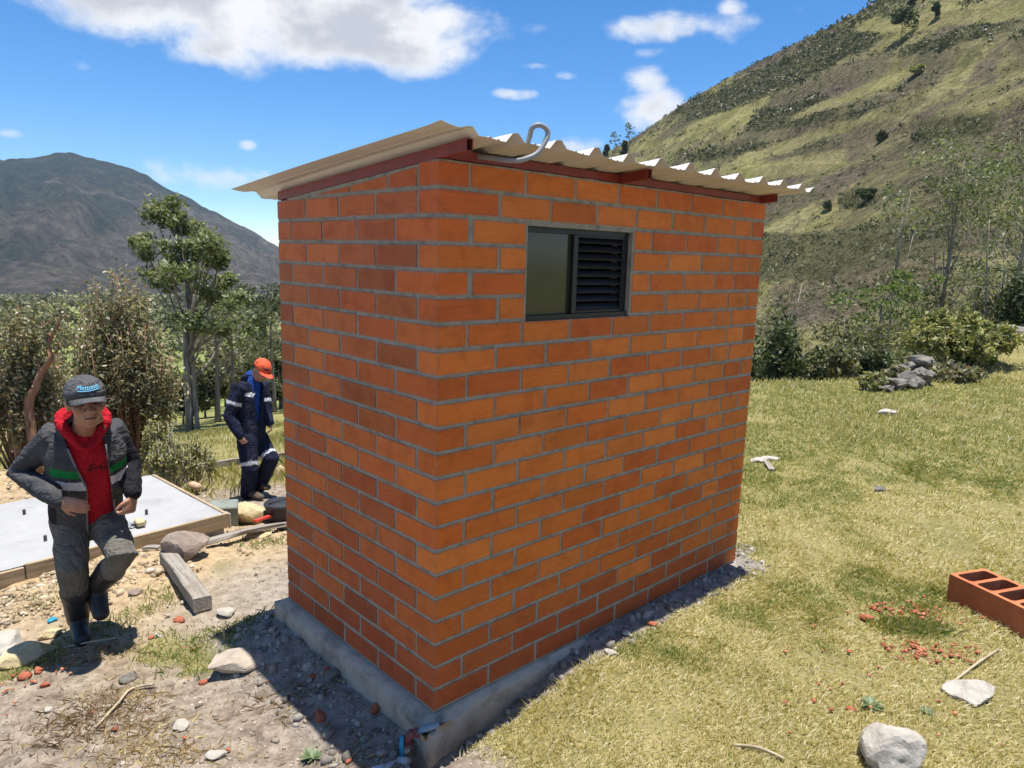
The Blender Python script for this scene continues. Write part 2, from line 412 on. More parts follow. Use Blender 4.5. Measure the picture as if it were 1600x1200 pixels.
def mat_cloth(name, c, var=.2, weave=420.0, fold=7.5, rough=.9, dirt=None):
    m, t = new_mat(name); co = t.node('ShaderNodeTexCoord').outputs['Object']; c = np.array(c)
    n = t.noise(co, 11.0, 6.0, .65); col = t.ramp(n, [(.3, c * (1 - var)), (.7, np.minimum(c * (1 + var), .95))])
    if dirt is not None: col = t.mix(t.m('MULTIPLY', t.smooth(t.noise(co, 6.0, 6.0, .7), .48, .72), .55), col, dirt)
    t.l.new(col, t.b.inputs['Base Color']); t.b.inputs['Roughness'].default_value = rough; t.b.inputs['Specular IOR Level'].default_value = .15
    f1 = t.noise(t.vm('MULTIPLY', co, (1, 1, .45)), fold, 4.0, .55, 1.4); f2 = t.noise(t.vm('MULTIPLY', co, (.6, .6, 1.5)), fold * 1.2, 3.0, .5, 1.2)
    f = t.m('ADD', t.m('MULTIPLY', t.m('ABSOLUTE', t.m('SUBTRACT', f1, .5)), -2.2), t.m('MULTIPLY', t.m('ABSOLUTE', t.m('SUBTRACT', f2, .5)), -1.4))
    h = t.m('ADD', t.m('MULTIPLY', f, 1.0), t.m('MULTIPLY', t.noise(co, weave, 2.0, .5), .05)); t.l.new(t.bump(h, .7, .035), t.b.inputs['Normal']); return m
M['brick'] = mat_brick()
M['mortar'] = mat_concrete('mortar', (.36, .32, .255), 14, .9, .55)
M['footing'] = mat_concrete('footing_concrete', (.45, .385, .31), 7, 1.0, .5)
M['slab'] = mat_concrete('slab_concrete', (.315, .31, .30), 2.2, .45, .62)
M['roof'] = simple('roof_paint', (.58, .545, .49), .45, .10, 4, .15, 9)
M['red_steel'] = simple('red_oxide_steel', (.20, .028, .018), .42, .25, 12, .15, 30)
M['black_alu'] = simple('black_aluminium', (.012, .012, .014), .35, .1, 10)
M['hole_shade'] = simple('tube_end_shade', (.01, .008, .008), .8)  # near-black, paints the shade inside the rafter ends
M['pane'] = simple('tinted_pane', (.040, .038, .022), .12, .2, 5, spec=.5)
M['plaster'] = mat_concrete('reveal_mortar', (.42, .40, .36), 18, .5)
M['conduit'] = simple('grey_conduit', (.24, .25, .26), .5, .1, 20)
M['wood_old'] = mat_wood('weathered_wood', (.27, .235, .195))
M['wood_form'] = mat_wood('formwork_wood', (.36, .27, .17))
M['wood_pale'] = mat_wood('pale_board', (.55, .47, .38))
M['wood_red'] = mat_wood('reddish_pole', (.58, .40, .28))
M['rock_brown'] = mat_rock('brown_rock', (.27, .21, .17))
M['rock_pale'] = mat_rock('pale_rock', (.44, .40, .34))
M['rock_brown2'] = mat_rock('sandy_flat_rock', (.40, .335, .26), (.24, .19, .14))
M['rock_yellow'] = mat_rock('yellow_stone', (.56, .44, .25), (.36, .26, .13))
M['rock_grey'] = mat_rock('grey_rock', (.20, .18, .152), (.055, .05, .045), 9)
M['block'] = mat_concrete('greenish_block', (.20, .22, .185), 8, .5)
M['black_plastic'] = simple('black_plastic', (.022, .023, .026), .5, .2, 15)
M['white_plastic'] = simple('white_plastic', (.75, .76, .78), .5, .08, 15, .3, 30)
M['grey_plastic'] = simple('grey_plastic', (.33, .34, .36), .5, .2, 12, .5, 18)
M['pvc'] = simple('white_pvc_shaded', (.42, .44, .45), .35, .1, 15)  # white pipe greyed, the shade it lies in is put into the colour
M['pvc_blue'] = simple('blue_grey_pipe', (.20, .27, .32), .4, .1, 15)
M['blue_peg'] = simple('blue_plastic', (.02, .25, .36), .4, .1, 15)
M['rust'] = simple('rusty_iron', (.18, .05, .04), .6, .4, 40, .4, 60)
M['brass'] = simple('dull_brass', (.22, .16, .11), .4, .35, 30, .2, 50, metal=.6)
M['red_paint'] = simple('red_painted_wood', (.58, .05, .035), .6, .2, 15)
M['chip'] = mat_rock('brick_fragment', (.42, .13, .07), (.28, .075, .04), 12)
M['block_clay'] = mat_rock('hollow_brick_clay', (.46, .15, .065), (.38, .11, .05), 4)
M['iron'] = simple('dark_iron', (.08, .08, .08), .5, .2, 20)
M['stick'] = mat_wood('stick', (.40, .33, .22))

# ------------------------------------------------------------------ ground
def ground_masks(x, y):
    """0..1 weights: grass turf, sandy soil, grey rubble dust"""
    a = x / np.maximum(y + 3.7, 0.6)
    sx = x * UR[0] + y * UR[1]; tx = x * UL[0] + y * UL[1]
    nn = fbm(x * 1.3, y * 1.3, 11.0, 4)
    right = sstep(-.12, .16, (sx - .1) - np.maximum(tx, -9) * 0.0 + .12 * nn + np.minimum(0, -tx) * 0 )
    right = right * sstep(.35, -.02, np.where(sx < 2.35, tx, -1) + .05 * nn)
    right = np.where((sx > 2.35), np.maximum(right, sstep(2.4, 2.7, sx + .15 * nn)), right)
    right = np.where(y > 6, np.maximum(right, sstep(.0, .2, a)), right)
    far = sstep(4.6, 7.0, y + .9 * nn + .2 * (x + 2))
    patch = sstep(.12, .42, fbm(x * 1.1 + 3, y * 1.1, 23.0, 4)) * .75
    grass = np.clip(np.maximum(np.maximum(right, far), patch * (1 - right)), 0, 1)
    d_slab = np.hypot((x + 2.9) * .7, (y - 2.3) * .9)
    sandy = sstep(2.0, .6, d_slab + .5 * nn) + sstep(1.4, .4, np.hypot((x + 5.6) / 1.3, y - 4.9))
    sandy = np.clip(sandy, 0, 1)
    dd = np.maximum(np.maximum(-tx, tx - 1.31), np.maximum(-sx, sx - 2.37))
    rub = np.where(tx < 0.02, sstep(.19, .08, dd + .05 * nn), sstep(.42, .12, dd + .12 * nn)) * sstep(3.0, 2.6, sx)
    rub = np.maximum(rub, .7 * sstep(.9, .2, np.hypot(x + 1.25, y - 1.7) + .3 * nn))
    return grass * (1 - rub), sandy, rub
def build_ground():
    azf = np.radians(np.concatenate([np.arange(-180, -46, 4.0), np.arange(-46, 46, 0.25), np.arange(46, 180.1, 4.0)]))
    rs = [0.12]
    while rs[-1] < 14: rs.append(rs[-1] + max(.02, rs[-1] * .0112))
    while rs[-1] < 2600: rs.append(rs[-1] * 1.035)
    rs = np.array(rs); Az, R = np.meshgrid(azf, rs)
    X = CAM_P[0] + R * np.sin(Az); Y = CAM_P[1] + R * np.cos(Az)
    x, y = X.ravel(), Y.ravel(); z = gz(x, y)
    g, s, r = ground_masks(x, y)
    z = z + .012 * r * fbm(x * 22, y * 22, 3.0, 2) * (np.hypot(x, y) < 8) + .03 * s * fbm(x * 7, y * 7, 4.0, 3) * (np.hypot(x, y) < 9)
    nR, nA = R.shape; i = np.arange(nR * nA).reshape(nR, nA)
    F = np.stack([i[:-1, :-1], i[:-1, 1:], i[1:, 1:], i[1:, :-1]], -1).reshape(-1, 4)[:, ::-1]
    me = mesh_np('ground', np.stack([x, y, z], -1), F, True, {'turf': g, 'sandy': s, 'rubble': r})
    m, t = new_mat('ground_soil'); co = t.node('ShaderNodeTexCoord').outputs['Object']
    a = t.noise(co, 1.6, 8.0, .65); b = t.noise(co, 14.0, 7.0, .7); c = t.noise(co, 75.0, 4.0, .65); big = t.noise(co, .055, 5.0, .55, .6)
    soil = t.ramp(b, [(.30, (.12, .092, .07)), (.5, (.285, .23, .172)), (.68, (.44, .37, .29))])
    soil = t.mix(t.smooth(a, .4, .7), soil, t.mix(1.0, soil, (.78, .76, .76), 'MULTIPLY'))
    soil = t.mix(t.m('MULTIPLY', t.smooth(c, .6, .72), .55), soil, (.50, .45, .38))
    sand = t.ramp(b, [(.28, (.26, .18, .10)), (.5, (.44, .32, .18)), (.75, (.56, .44, .27))])
    rub = t.ramp(b, [(.28, (.14, .125, .105)), (.5, (.28, .25, .215)), (.75, (.44, .40, .35))])
    turf = t.ramp(t.m('ADD', t.m('MULTIPLY', a, .6), t.m('MULTIPLY', b, .4)), [(.32, (.14, .14, .045)), (.5, (.27, .24, .09)), (.68, (.40, .33, .15))])
    turf = t.mix(t.m('MULTIPLY', t.smooth(c, .42, .62), .7), turf, t.mix(1.0, turf, (.42, .38, .34), 'MULTIPLY'))
    turf = t.mix(t.m('MULTIPLY', t.smooth(t.noise(co, 38.0, 5.0, .7), .5, .66), .6), turf, (.30, .24, .165))
    field = t.ramp(big, [(.35, (.10, .14, .035)), (.45, (.24, .26, .08)), (.55, (.13, .15, .05)), (.66, (.30, .27, .12))])
    ln = t.node('ShaderNodeVectorMath'); ln.operation = 'LENGTH'; t.l.new(co, ln.inputs[0])
    turf = t.mix(t.smooth(ln.outputs['Value'], 12, 40), turf, field)
    col = t.mix(t.attr('sandy').outputs['Fac'], soil, sand)
    col = t.mix(t.smooth(t.m('ADD', t.attr('turf').outputs['Fac'], t.m('MULTIPLY', t.m('SUBTRACT', b, .5), .8)), .35, .65), col, turf)
    col = t.mix(t.m('MULTIPLY', t.attr('rubble').outputs['Fac'], .9), col, rub)
    t.l.new(col, t.b.inputs['Base Color']); t.b.inputs['Roughness'].default_value = 1; t.b.inputs['Specular IOR Level'].default_value = .1
    t.l.new(t.bump(t.m('ADD', b, t.m('MULTIPLY', c, .4)), .9, .03), t.b.inputs['Normal'])
    return tag(link('ground', me, m), kind='structure')
build_ground()

# ------------------------------------------------------------------ hill on the right and mountain on the left
def interp_profile(pts):
    ae = sorted(azel(x, y) for x, y in pts); return np.array([a for a, _ in ae]), np.array([e for _, e in ae])
HA, HE = interp_profile([(300, 560), (600, 440), (780, 330), (880, 272), (930, 246), (980, 222), (1020, 195), (1070, 160), (1120, 131), (1180, 99), (1240, 69), (1290, 46), (1340, 21), (1365, 6), (1400, -14), (1500, -60), (1650, -110), (1900, -170), (2500, -190)])
def hill_rr(az):
    d = np.degrees(az); return np.interp(d, [-20, 5, 8, 20, 28, 40, 60], [520, 380, 360, 300, 260, 250, 250])
def hill_rb(az):
    d = np.degrees(az); return np.interp(d, [-20, 5, 12, 20, 28, 40, 60], [300, 170, 105, 75, 58, 48, 44])
def hill_z(az, r):
    rr, rb = hill_rr(az), hill_rb(az); el = np.interp(az, HA, HE)
    zr = CAM_P[2] + rr * np.tan(el); zb = -17.0 - .02 * rb
    u = (r - rb) / (rr - rb); uc = np.clip(u, 0, 1)
    z = zb + (zr - zb) * (0.35 * uc + .65 * uc ** 1.25)
    x = CAM_P[0] + r * np.sin(az); y = CAM_P[1] + r * np.cos(az)
    bump = uc * (1 - uc) * 4
    z = z + bump * (7.0 * fbm(x * .018, y * .018, 1.0, 3) - 4.5 * np.abs(fbm(x * .03 + 9, y * .03, 2.0, 3))) + .8 * fbm(x * .12, y * .12, 5.0, 3) * (.25 + bump)
    # little terraces left by old field walls
    z = z + bump * .7 * np.tanh(4 * np.sin(z * .42 + 3 * fbm(x * .01, y * .01, 8.0, 2)))
    return z - np.maximum(0, u - 1) * 60
def polar_mesh(name, az0, az1, na, u0, u1, nu, rf, zf, mat, attrs=None):
    az = np.linspace(az0, az1, na); u = np.linspace(u0, u1, nu)
    U, A_ = np.meshgrid(u, az, indexing='ij'); R = rf(A_, U); Z = zf(A_, R)
    X = CAM_P[0] + R * np.sin(A_); Y = CAM_P[1] + R * np.cos(A_)
    i = np.arange(nu * na).reshape(nu, na); F = np.stack([i[:-1, :-1], i[:-1, 1:], i[1:, 1:], i[1:, :-1]], -1).reshape(-1, 4)[:, ::-1]
    V = np.stack([X.ravel(), Y.ravel(), Z.ravel()], -1)
    me = mesh_np(name, V, F, True, attrs(*V.T) if attrs else None); return tag(link(name, me, mat), kind='structure')
def hill_zones(x, y, z):
    """old terraced fields (pale) and bands of dark scrub, laid out over the slope"""
    d = np.stack([x - CAM_P[0], y - CAM_P[1], z - CAM_P[2]], -1); zz = d @ FW; px = 800 + CAM_F * (d @ RT) / zz; py = 600 - CAM_F * (d @ UPV) / zz
    wx = px + 16 * fbm(x * .03, y * .03, 2.0, 3) + 7 * fbm(x * .15, y * .15, 4.0, 2); wy = py + 9 * fbm(x * .03 + 7, y * .03, 5.0, 3) + 4 * fbm(x * .15, y * .15, 9.0, 2)
    def band(cx, cy, L_, H_, slope): u = (wx - cx) / L_; v = (wy - cy - slope * (wx - cx)) / H_; return sstep(1.15, .75, np.sqrt(u ** 4 + v ** 4))
    field = np.zeros_like(px); dark = np.zeros_like(px)
    for b in [(1120, 194, 58, 13, -.30), (1400, 42, 70, 12, -.06), (1530, 20, 90, 16, -.1), (1040, 222, 60, 5, -.18), (1330, 150, 90, 8, -.42), (1270, 215, 110, 9, -.38), (1240, 262, 80, 16, -.2)]: field = np.maximum(field, band(*b))
    for b in [(1235, 110, 150, 24, -.46), (1240, 182, 75, 20, -.16), (1130, 150, 70, 18, -.50), (1490, 62, 90, 9, -.26), (1340, 178, 40, 11, -.5), (1180, 235, 110, 8, -.12), (1340, 312, 30, 15, 0), (1490, 200, 60, 20, -.1), (1400, 380, 110, 34, -.1), (1250, 400, 70, 40, 0), (1080, 205, 40, 5, -.3)]: dark = np.maximum(dark, band(*b))
    return field, np.clip(dark - field, 0, 1)
def scrub_mask(x, y): return sstep(-.12, .25, fbm(x * .022, y * .022, 31.0, 4) + .25 * fbm(x * .09, y * .09, 3.0, 2))
def mat_hill():
    m, t = new_mat('hill_grass'); co = t.node('ShaderNodeTexCoord').outputs['Object']
    big = t.noise(co, .02, 6.0, .6, .6); mid = t.noise(co, .11, 7.0, .65, .4); fine = t.noise(co, .9, 7.0, .7); vf = t.noise(co, 3.0, 5.0, .7)
    gr = t.ramp(mid, [(.3, (.125, .13, .05)), (.46, (.245, .23, .092)), (.6, (.34, .30, .135)), (.78, (.27, .22, .135))])
    sc = t.ramp(fine, [(.3, (.075, .068, .038)), (.5, (.15, .132, .075)), (.72, (.25, .215, .14))])
    pur = t.ramp(fine, [(.3, (.07, .055, .045)), (.55, (.17, .13, .10)), (.75, (.27, .22, .17))])
    k = t.smooth(t.m('ADD', big, t.m('MULTIPLY', t.m('SUBTRACT', fine, .5), .25)), .47, .60)
    col = t.mix(k, gr, sc)
    k2 = t.smooth(t.m('ADD', t.noise(co, .031, 5.0, .6, 1.0), t.m('MULTIPLY', t.m('SUBTRACT', fine, .5), .3)), .52, .64)
    col = t.mix(t.m('MULTIPLY', k2, .8), col, pur)
    col = t.mix(t.m('MULTIPLY', t.attr('scrub').outputs['Fac'], .85), col, t.mix(1.0, sc, (.72, .78, .66), 'MULTIPLY'))
    col = t.mix(t.m('MULTIPLY', t.attr('field').outputs['Fac'], .6), col, t.ramp(mid, [(.35, (.27, .26, .085)), (.6, (.40, .35, .15))]))
    tus = t.voro(t.vm('MULTIPLY', co, (1, 1, .6)), .75).outputs['Distance']
    col = t.mix(t.m('MULTIPLY', t.smooth(tus, .35, .75), .45), col, t.mix(1.0, col, (.42, .40, .38), 'MULTIPLY'))
    col = t.mix(t.m('MULTIPLY', t.smooth(vf, .47, .62), .85), col, t.mix(1.0, col, (.45, .45, .45), 'MULTIPLY'))
    t.l.new(col, t.b.inputs['Base Color']); t.b.inputs['Roughness'].default_value = 1; t.b.inputs['Specular IOR Level'].default_value = .05
    t.l.new(t.bump(t.m('ADD', fine, t.m('MULTIPLY', vf, .5)), 1.0, .9), t.b.inputs['Normal']); return m
polar_mesh('hill', math.radians(-22), math.radians(75), 380, 0, 1.25, 210, lambda a, u: hill_rb(a) + u * (hill_rr(a) - hill_rb(a)), hill_z, mat_hill(), lambda x, y, z: dict(zip(('field', 'scrub'), hill_zones(x, y, z))))

MA, ME = interp_profile([(-900, 420), (-500, 330), (-300, 300), (-100, 268), (0, 251), (30, 246), (55, 246), (85, 239), (110, 238), (140, 247), (165, 252), (200, 262), (230, 273), (260, 291), (300, 312), (340, 333), (380, 354), (410, 372), (440, 388), (520, 425), (620, 455), (800, 470), (1100, 470)])
def mount_z(az, r):
    rr, rb = 2600.0, 1150.0; el = np.interp(az, MA, ME); zr = CAM_P[2] + rr * np.tan(el); zb = -75.0
    u = (r - rb) / (rr - rb); uc = np.clip(u, 0, 1); bump = uc * (1 - uc) * 4
    x = CAM_P[0] + r * np.sin(az); y = CAM_P[1] + r * np.cos(az)
    z = zb + (zr - zb) * (.45 * uc + .55 * uc ** 1.3)
    rid = np.abs(fbm(x * .0045 + .6 * fbm(x * .002, y * .002, 1.0, 2), y * .0016, 4.0, 5, .6))
    z = z + (uc > .5) * (9 * fbm(az * 60, az * 0, 3.0, 5) + 5 * np.abs(fbm(az * 140, az * 0, 8.0, 3))) * uc
    z = z + bump * (-130 * rid + 35 * fbm(x * .004, y * .004, 6.0, 4)) + (.3 + bump) * 7 * fbm(x * .02, y * .02, 9.0, 3)
    return z - np.maximum(0, u - 1) * 900
def mat_mount():
    m, t = new_mat('mountain_scrub_cloud_shade'); co = t.node('ShaderNodeTexCoord').outputs['Object']
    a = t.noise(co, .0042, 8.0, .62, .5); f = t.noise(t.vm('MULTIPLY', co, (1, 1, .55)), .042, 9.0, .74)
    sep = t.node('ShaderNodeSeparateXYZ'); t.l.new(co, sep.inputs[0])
    col = t.ramp(f, [(.36, (.013, .021, .012)), (.5, (.034, .044, .026)), (.66, (.09, .092, .06))])  # dark scrub tone also carries the cloud shadow in its colour
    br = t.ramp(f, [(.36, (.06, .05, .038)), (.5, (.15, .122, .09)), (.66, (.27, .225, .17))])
    east = t.smooth(t.m('ADD', sep.outputs[0], t.m('MULTIPLY', t.m('SUBTRACT', a, .5), 1500.0)), -1230.0, -720.0)  # brown grass on the right shoulder, where the painted cloud shadow ends
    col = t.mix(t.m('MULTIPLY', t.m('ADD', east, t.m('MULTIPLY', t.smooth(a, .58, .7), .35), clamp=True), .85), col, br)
    t.l.new(col, t.b.inputs['Base Color']); t.b.inputs['Roughness'].default_value = 1; t.b.inputs['Specular IOR Level'].default_value = .05
    t.l.new(t.bump(f, 1.0, 40.0), t.b.inputs['Normal']); return m
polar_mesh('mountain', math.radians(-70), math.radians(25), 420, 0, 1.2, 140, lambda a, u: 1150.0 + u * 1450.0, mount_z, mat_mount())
def build_haze():
    b = MB(); b.box((-3400, -3400, -430), (3400, 3400, 480)); m = bpy.data.materials.new('thin_haze'); m.use_nodes = True; t = NT(m.node_tree); t.n.clear()
    out = t.node('ShaderNodeOutputMaterial'); v = t.node('ShaderNodeVolumePrincipled'); v.inputs['Color'].default_value = (.62, .79, 1.0, 1); v.inputs['Density'].default_value = HAZE_DENSITY; v.inputs['Anisotropy'].default_value = 0.2
    t.l.new(v.outputs[0], out.inputs['Volume']); tag(b.build('haze', m), kind='stuff')
build_haze()
# ================================================================== the brick shed
shed = tag(empty('brick_shed', (0, 0, 0), SHED_A), 'small orange brick outbuilding with sloping metal roof and dark louvred window', 'shed')
LR, LL, CH, NR_ = 2.3696, 1.3074, 0.1, 22
WIN = (0.450, 1.155, 1.592, 1.992)
wall = None
def build_walls():
    global wall
    i = .0028; th = .125; b = MB(); H = 2.196
    x0, x1 = i, LR - i
    b.box((x0, i, 0), (WIN[0], th, H)); b.box((WIN[1], i, 0), (x1, th, H))
    b.box((WIN[0], i, 0), (WIN[1], th, WIN[2])); b.box((WIN[0], i, WIN[3]), (WIN[1], th, H))
    # left end wall, its top following the roof
    def prism(xa, xb):
        V = [(xa, th, 0), (xb, th, 0), (xb, LL - i, 0), (xa, LL - i, 0), (xa, th, 2.187), (xb, th, 2.187), (xb, LL - i, 2.09), (xa, LL - i, 2.09)]
        b.add(V, [(3, 2, 1, 0), (4, 5, 6, 7), (0, 1, 5, 4), (1, 2, 6, 5), (2, 3, 7, 6), (3, 0, 4, 7)])
    prism(i, th); prism(LR - th, LR - i)
    b.box((th, LL - th, 0), (LR - th, LL - i, 2.085))
    wall = b.build('wall', M['mortar'], shed)
build_walls()
BRICK_COLS = [(.63, .148, .020), (.66, .165, .024), (.60, .130, .018), (.68, .178, .030), (.56, .112, .018), (.64, .155, .024)]
_bc = {}
def brick(x0, x1, y0, y1, z0, z1, dark=0.0, red=0.0):
    """one brick; alike bricks share their mesh"""
    key = (round(x1 - x0, 3), round(y1 - y0, 3), round(z1 - z0, 3))
    if key not in _bc:
        V, F = chamfer_box((0, 0, 0), key, .0013); b = MB(); b.add(V, F); _bc[key] = b.mesh('brick'); _bc[key].materials.append(M['brick'])
    o = bpy.data.objects.new('brick', _bc[key]); COL.objects.link(o); o.parent = wall
    j = lambda s: random.uniform(-s, s)
    o.location = (x0, y0 , z0 + j(.0012)); o.rotation_euler = (j(.004), j(.003), j(.003))
    c = np.array(random.choice(BRICK_COLS)) * random.uniform(.91, 1.09)
    if y1 - y0 > .27 or (y1 - y0 > .2 and x1 - x0 < .2): c = c * np.array((.97, .93, .95))
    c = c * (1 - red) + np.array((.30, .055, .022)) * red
    c = c * (1 - dark); o.color = (*np.clip(c, 0, 1), 1); return o
def lay():
    g = .0066; BD = .118
    jj = lambda: random.uniform(-.004, .004)
    for r in range(NR_):
        z1 = 2.2 - r * CH - .0075; z0 = z1 - .085
        low = NR_ - r      # courses above the footing
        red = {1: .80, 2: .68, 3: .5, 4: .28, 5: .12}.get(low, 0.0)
        A_ = r % 2 == 0
        cuts = [0, .146, .438, .732, 1.024, 1.32, 1.612, 1.912, 2.087, LR] if A_ else [0, .298, .588, .880, 1.168, 1.456, 1.750, 2.046, 2.236, LR]
        if 2 <= r <= 5:
            segs = [(0, .152), (.152, .4515)] if A_ else [(0, .302), (.302, .4515)]
            tail = [1.1535, 1.298, 1.592, 1.888, 2.091, LR] if A_ else [1.1535, 1.446, 1.744, 2.037, 2.240, LR]
            segs += list(zip(tail[:-1], tail[1:]))
        else: segs = list(zip(cuts[:-1], cuts[1:]))
        for k, (a, b) in enumerate(segs):
            first = a == 0; last = b == LR
            xa = 0 if first else a + g + jj() * .5; xb = LR if last else b - g + jj() * .5
            if 2 <= r <= 5:
                if abs(b - .4515) < 1e-6: xb = .4455
                if abs(a - 1.1535) < 1e-6: xa = 1.1595
                if A_ and first: xb = .140
                if A_ and abs(a - .152) < 1e-6: xa = .168
            yd = BD
            if first: yd = (.13 - g if r == 0 else .281 - g) if A_ else .130 - g
            elif last: yd = .13 if A_ else .28
            elif b - a < .2 and not first: yd = BD
            rd = red * (1 if random.random() < .85 else .3)
            if low in (3, 4) and a > 1.5: rd *= .5
            y0 = 0.0 if (first or last) else random.uniform(-.0015, .0012)
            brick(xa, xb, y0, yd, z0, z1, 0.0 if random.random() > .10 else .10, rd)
        # left end wall, measured from the corner
        if r == 0:
            L = [(.13, .33), (.33, .62), (.62, .90)]
        elif r == 1: L = [(.130, .425), (.425, .716), (.716, 1.016), (1.016, LL)]
        elif A_: L = [(.281, .572), (.572, .866), (.866, 1.166), (1.166, LL)]
        else: L = [(.130, .424), (.424, .717), (.717, 1.016), (1.016, LL)]
        for (a, b) in L:
            ya = a + g + jj() * .5; yb = LL if b == LL else b - g + jj() * .5
            x0 = 0.0 if b == LL else random.uniform(-.0015, .0012)
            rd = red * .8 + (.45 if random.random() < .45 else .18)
            xd = BD if b < LL else (.281 if (b - a) < .2 else .118)
            if r == 0:    # cut along the slope
                zt = lambda y: 2.2 - .0075 - .003 - .085 * y * 1.12
                za, zb = zt(ya), zt(yb)
                pts = [(ya, z0), (yb, z0), (yb, max(zb, z0 + .004)), (ya, za)]
                bb = MB(); V = [(x, y, z) for x in (0, BD) for (y, z) in pts]
                bb.add(V, [(3, 2, 1, 0)[::-1], (4, 5, 6, 7)[::-1], (0, 1, 5, 4)[::-1], (1, 2, 6, 5)[::-1], (2, 3, 7, 6)[::-1], (3, 0, 4, 7)[::-1]])
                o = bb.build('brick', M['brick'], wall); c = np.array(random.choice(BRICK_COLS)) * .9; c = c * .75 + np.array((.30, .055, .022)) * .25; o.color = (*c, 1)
            else:
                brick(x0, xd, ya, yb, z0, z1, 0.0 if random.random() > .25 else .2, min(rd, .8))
lay()
def build_footing():
    bm = bmesh.new(); bmesh.ops.create_cube(bm, size=1)
    x0, x1, y0, y1, z0, z1 = -.052, LR + .04, -.022, LL + .05, -.55, -.002
    for v in bm.verts: v.co = Vector((x0 + (v.co.x + .5) * (x1 - x0), y0 + (v.co.y + .5) * (y1 - y0), z0 + (v.co.z + .5) * (z1 - z0)))
    bmesh.ops.subdivide_edges(bm, edges=[e for e in bm.edges if abs(e.verts[0].co.x - e.verts[1].co.x) > .1], cuts=60, use_grid_fill=True)
    bmesh.ops.subdivide_edges(bm, edges=[e for e in bm.edges if abs(e.verts[0].co.y - e.verts[1].co.y) > .1], cuts=34, use_grid_fill=True)
    bmesh.ops.subdivide_edges(bm, edges=[e for e in bm.edges if abs(e.verts[0].co.z - e.verts[1].co.z) > .1], cuts=12, use_grid_fill=True)
    P = np.array([v.co[:] for v in bm.verts]); n = fbm(P[:, 0] * 7, P[:, 1] * 7, P[:, 2] * 7, 4); n2 = fbm(P[:, 0] * 20 + 5, P[:, 1] * 20, P[:, 2] * 20, 3)
    cen = np.array([(x0 + x1) / 2, (y0 + y1) / 2])
    for k, v in enumerate(bm.verts):
        p = v.co
        onx = abs(p.x - x0) < 1e-4 or abs(p.x - x1) < 1e-4; ony = abs(p.y - y0) < 1e-4 or abs(p.y - y1) < 1e-4; top = abs(p.z - z1) < 1e-4
        amp = .014 * n[k] + .006 * n2[k]
        if onx: p.x += math.copysign(1, p.x - cen[0]) * amp
        if ony: p.y += math.copysign(1, p.y - cen[1]) * amp
        if top: p.z += min(0, amp * .5) - .001 - (.018 if (onx or ony) else 0) - .01 * max(0, n2[k]) * (1 if (onx or ony) else 0)
        # the near corner is broken away into a rough lump
        q = math.hypot(p.x + .05, p.y + .03)
        if q < .3 and p.z > -.3:
            w = 1 - q / .3; p.x -= .020 * w * (1 + n2[k]); p.y -= .022 * w * (1 + n[k]) * (1.5 if p.z < -.08 else .3)
            if top and (p.x < -.01 or p.y < -.01): p.z -= .035 * w + .03 * w * abs(n2[k])
    me = bpy.data.meshes.new('footing'); bm.to_mesh(me); bm.free()
    me.polygons.foreach_set('use_smooth', [True] * len(me.polygons)); link('footing', me, M['footing'], shed)
build_footing()
ROOF_M = .079
def zr(t): return 2.2425 - ROOF_M * t
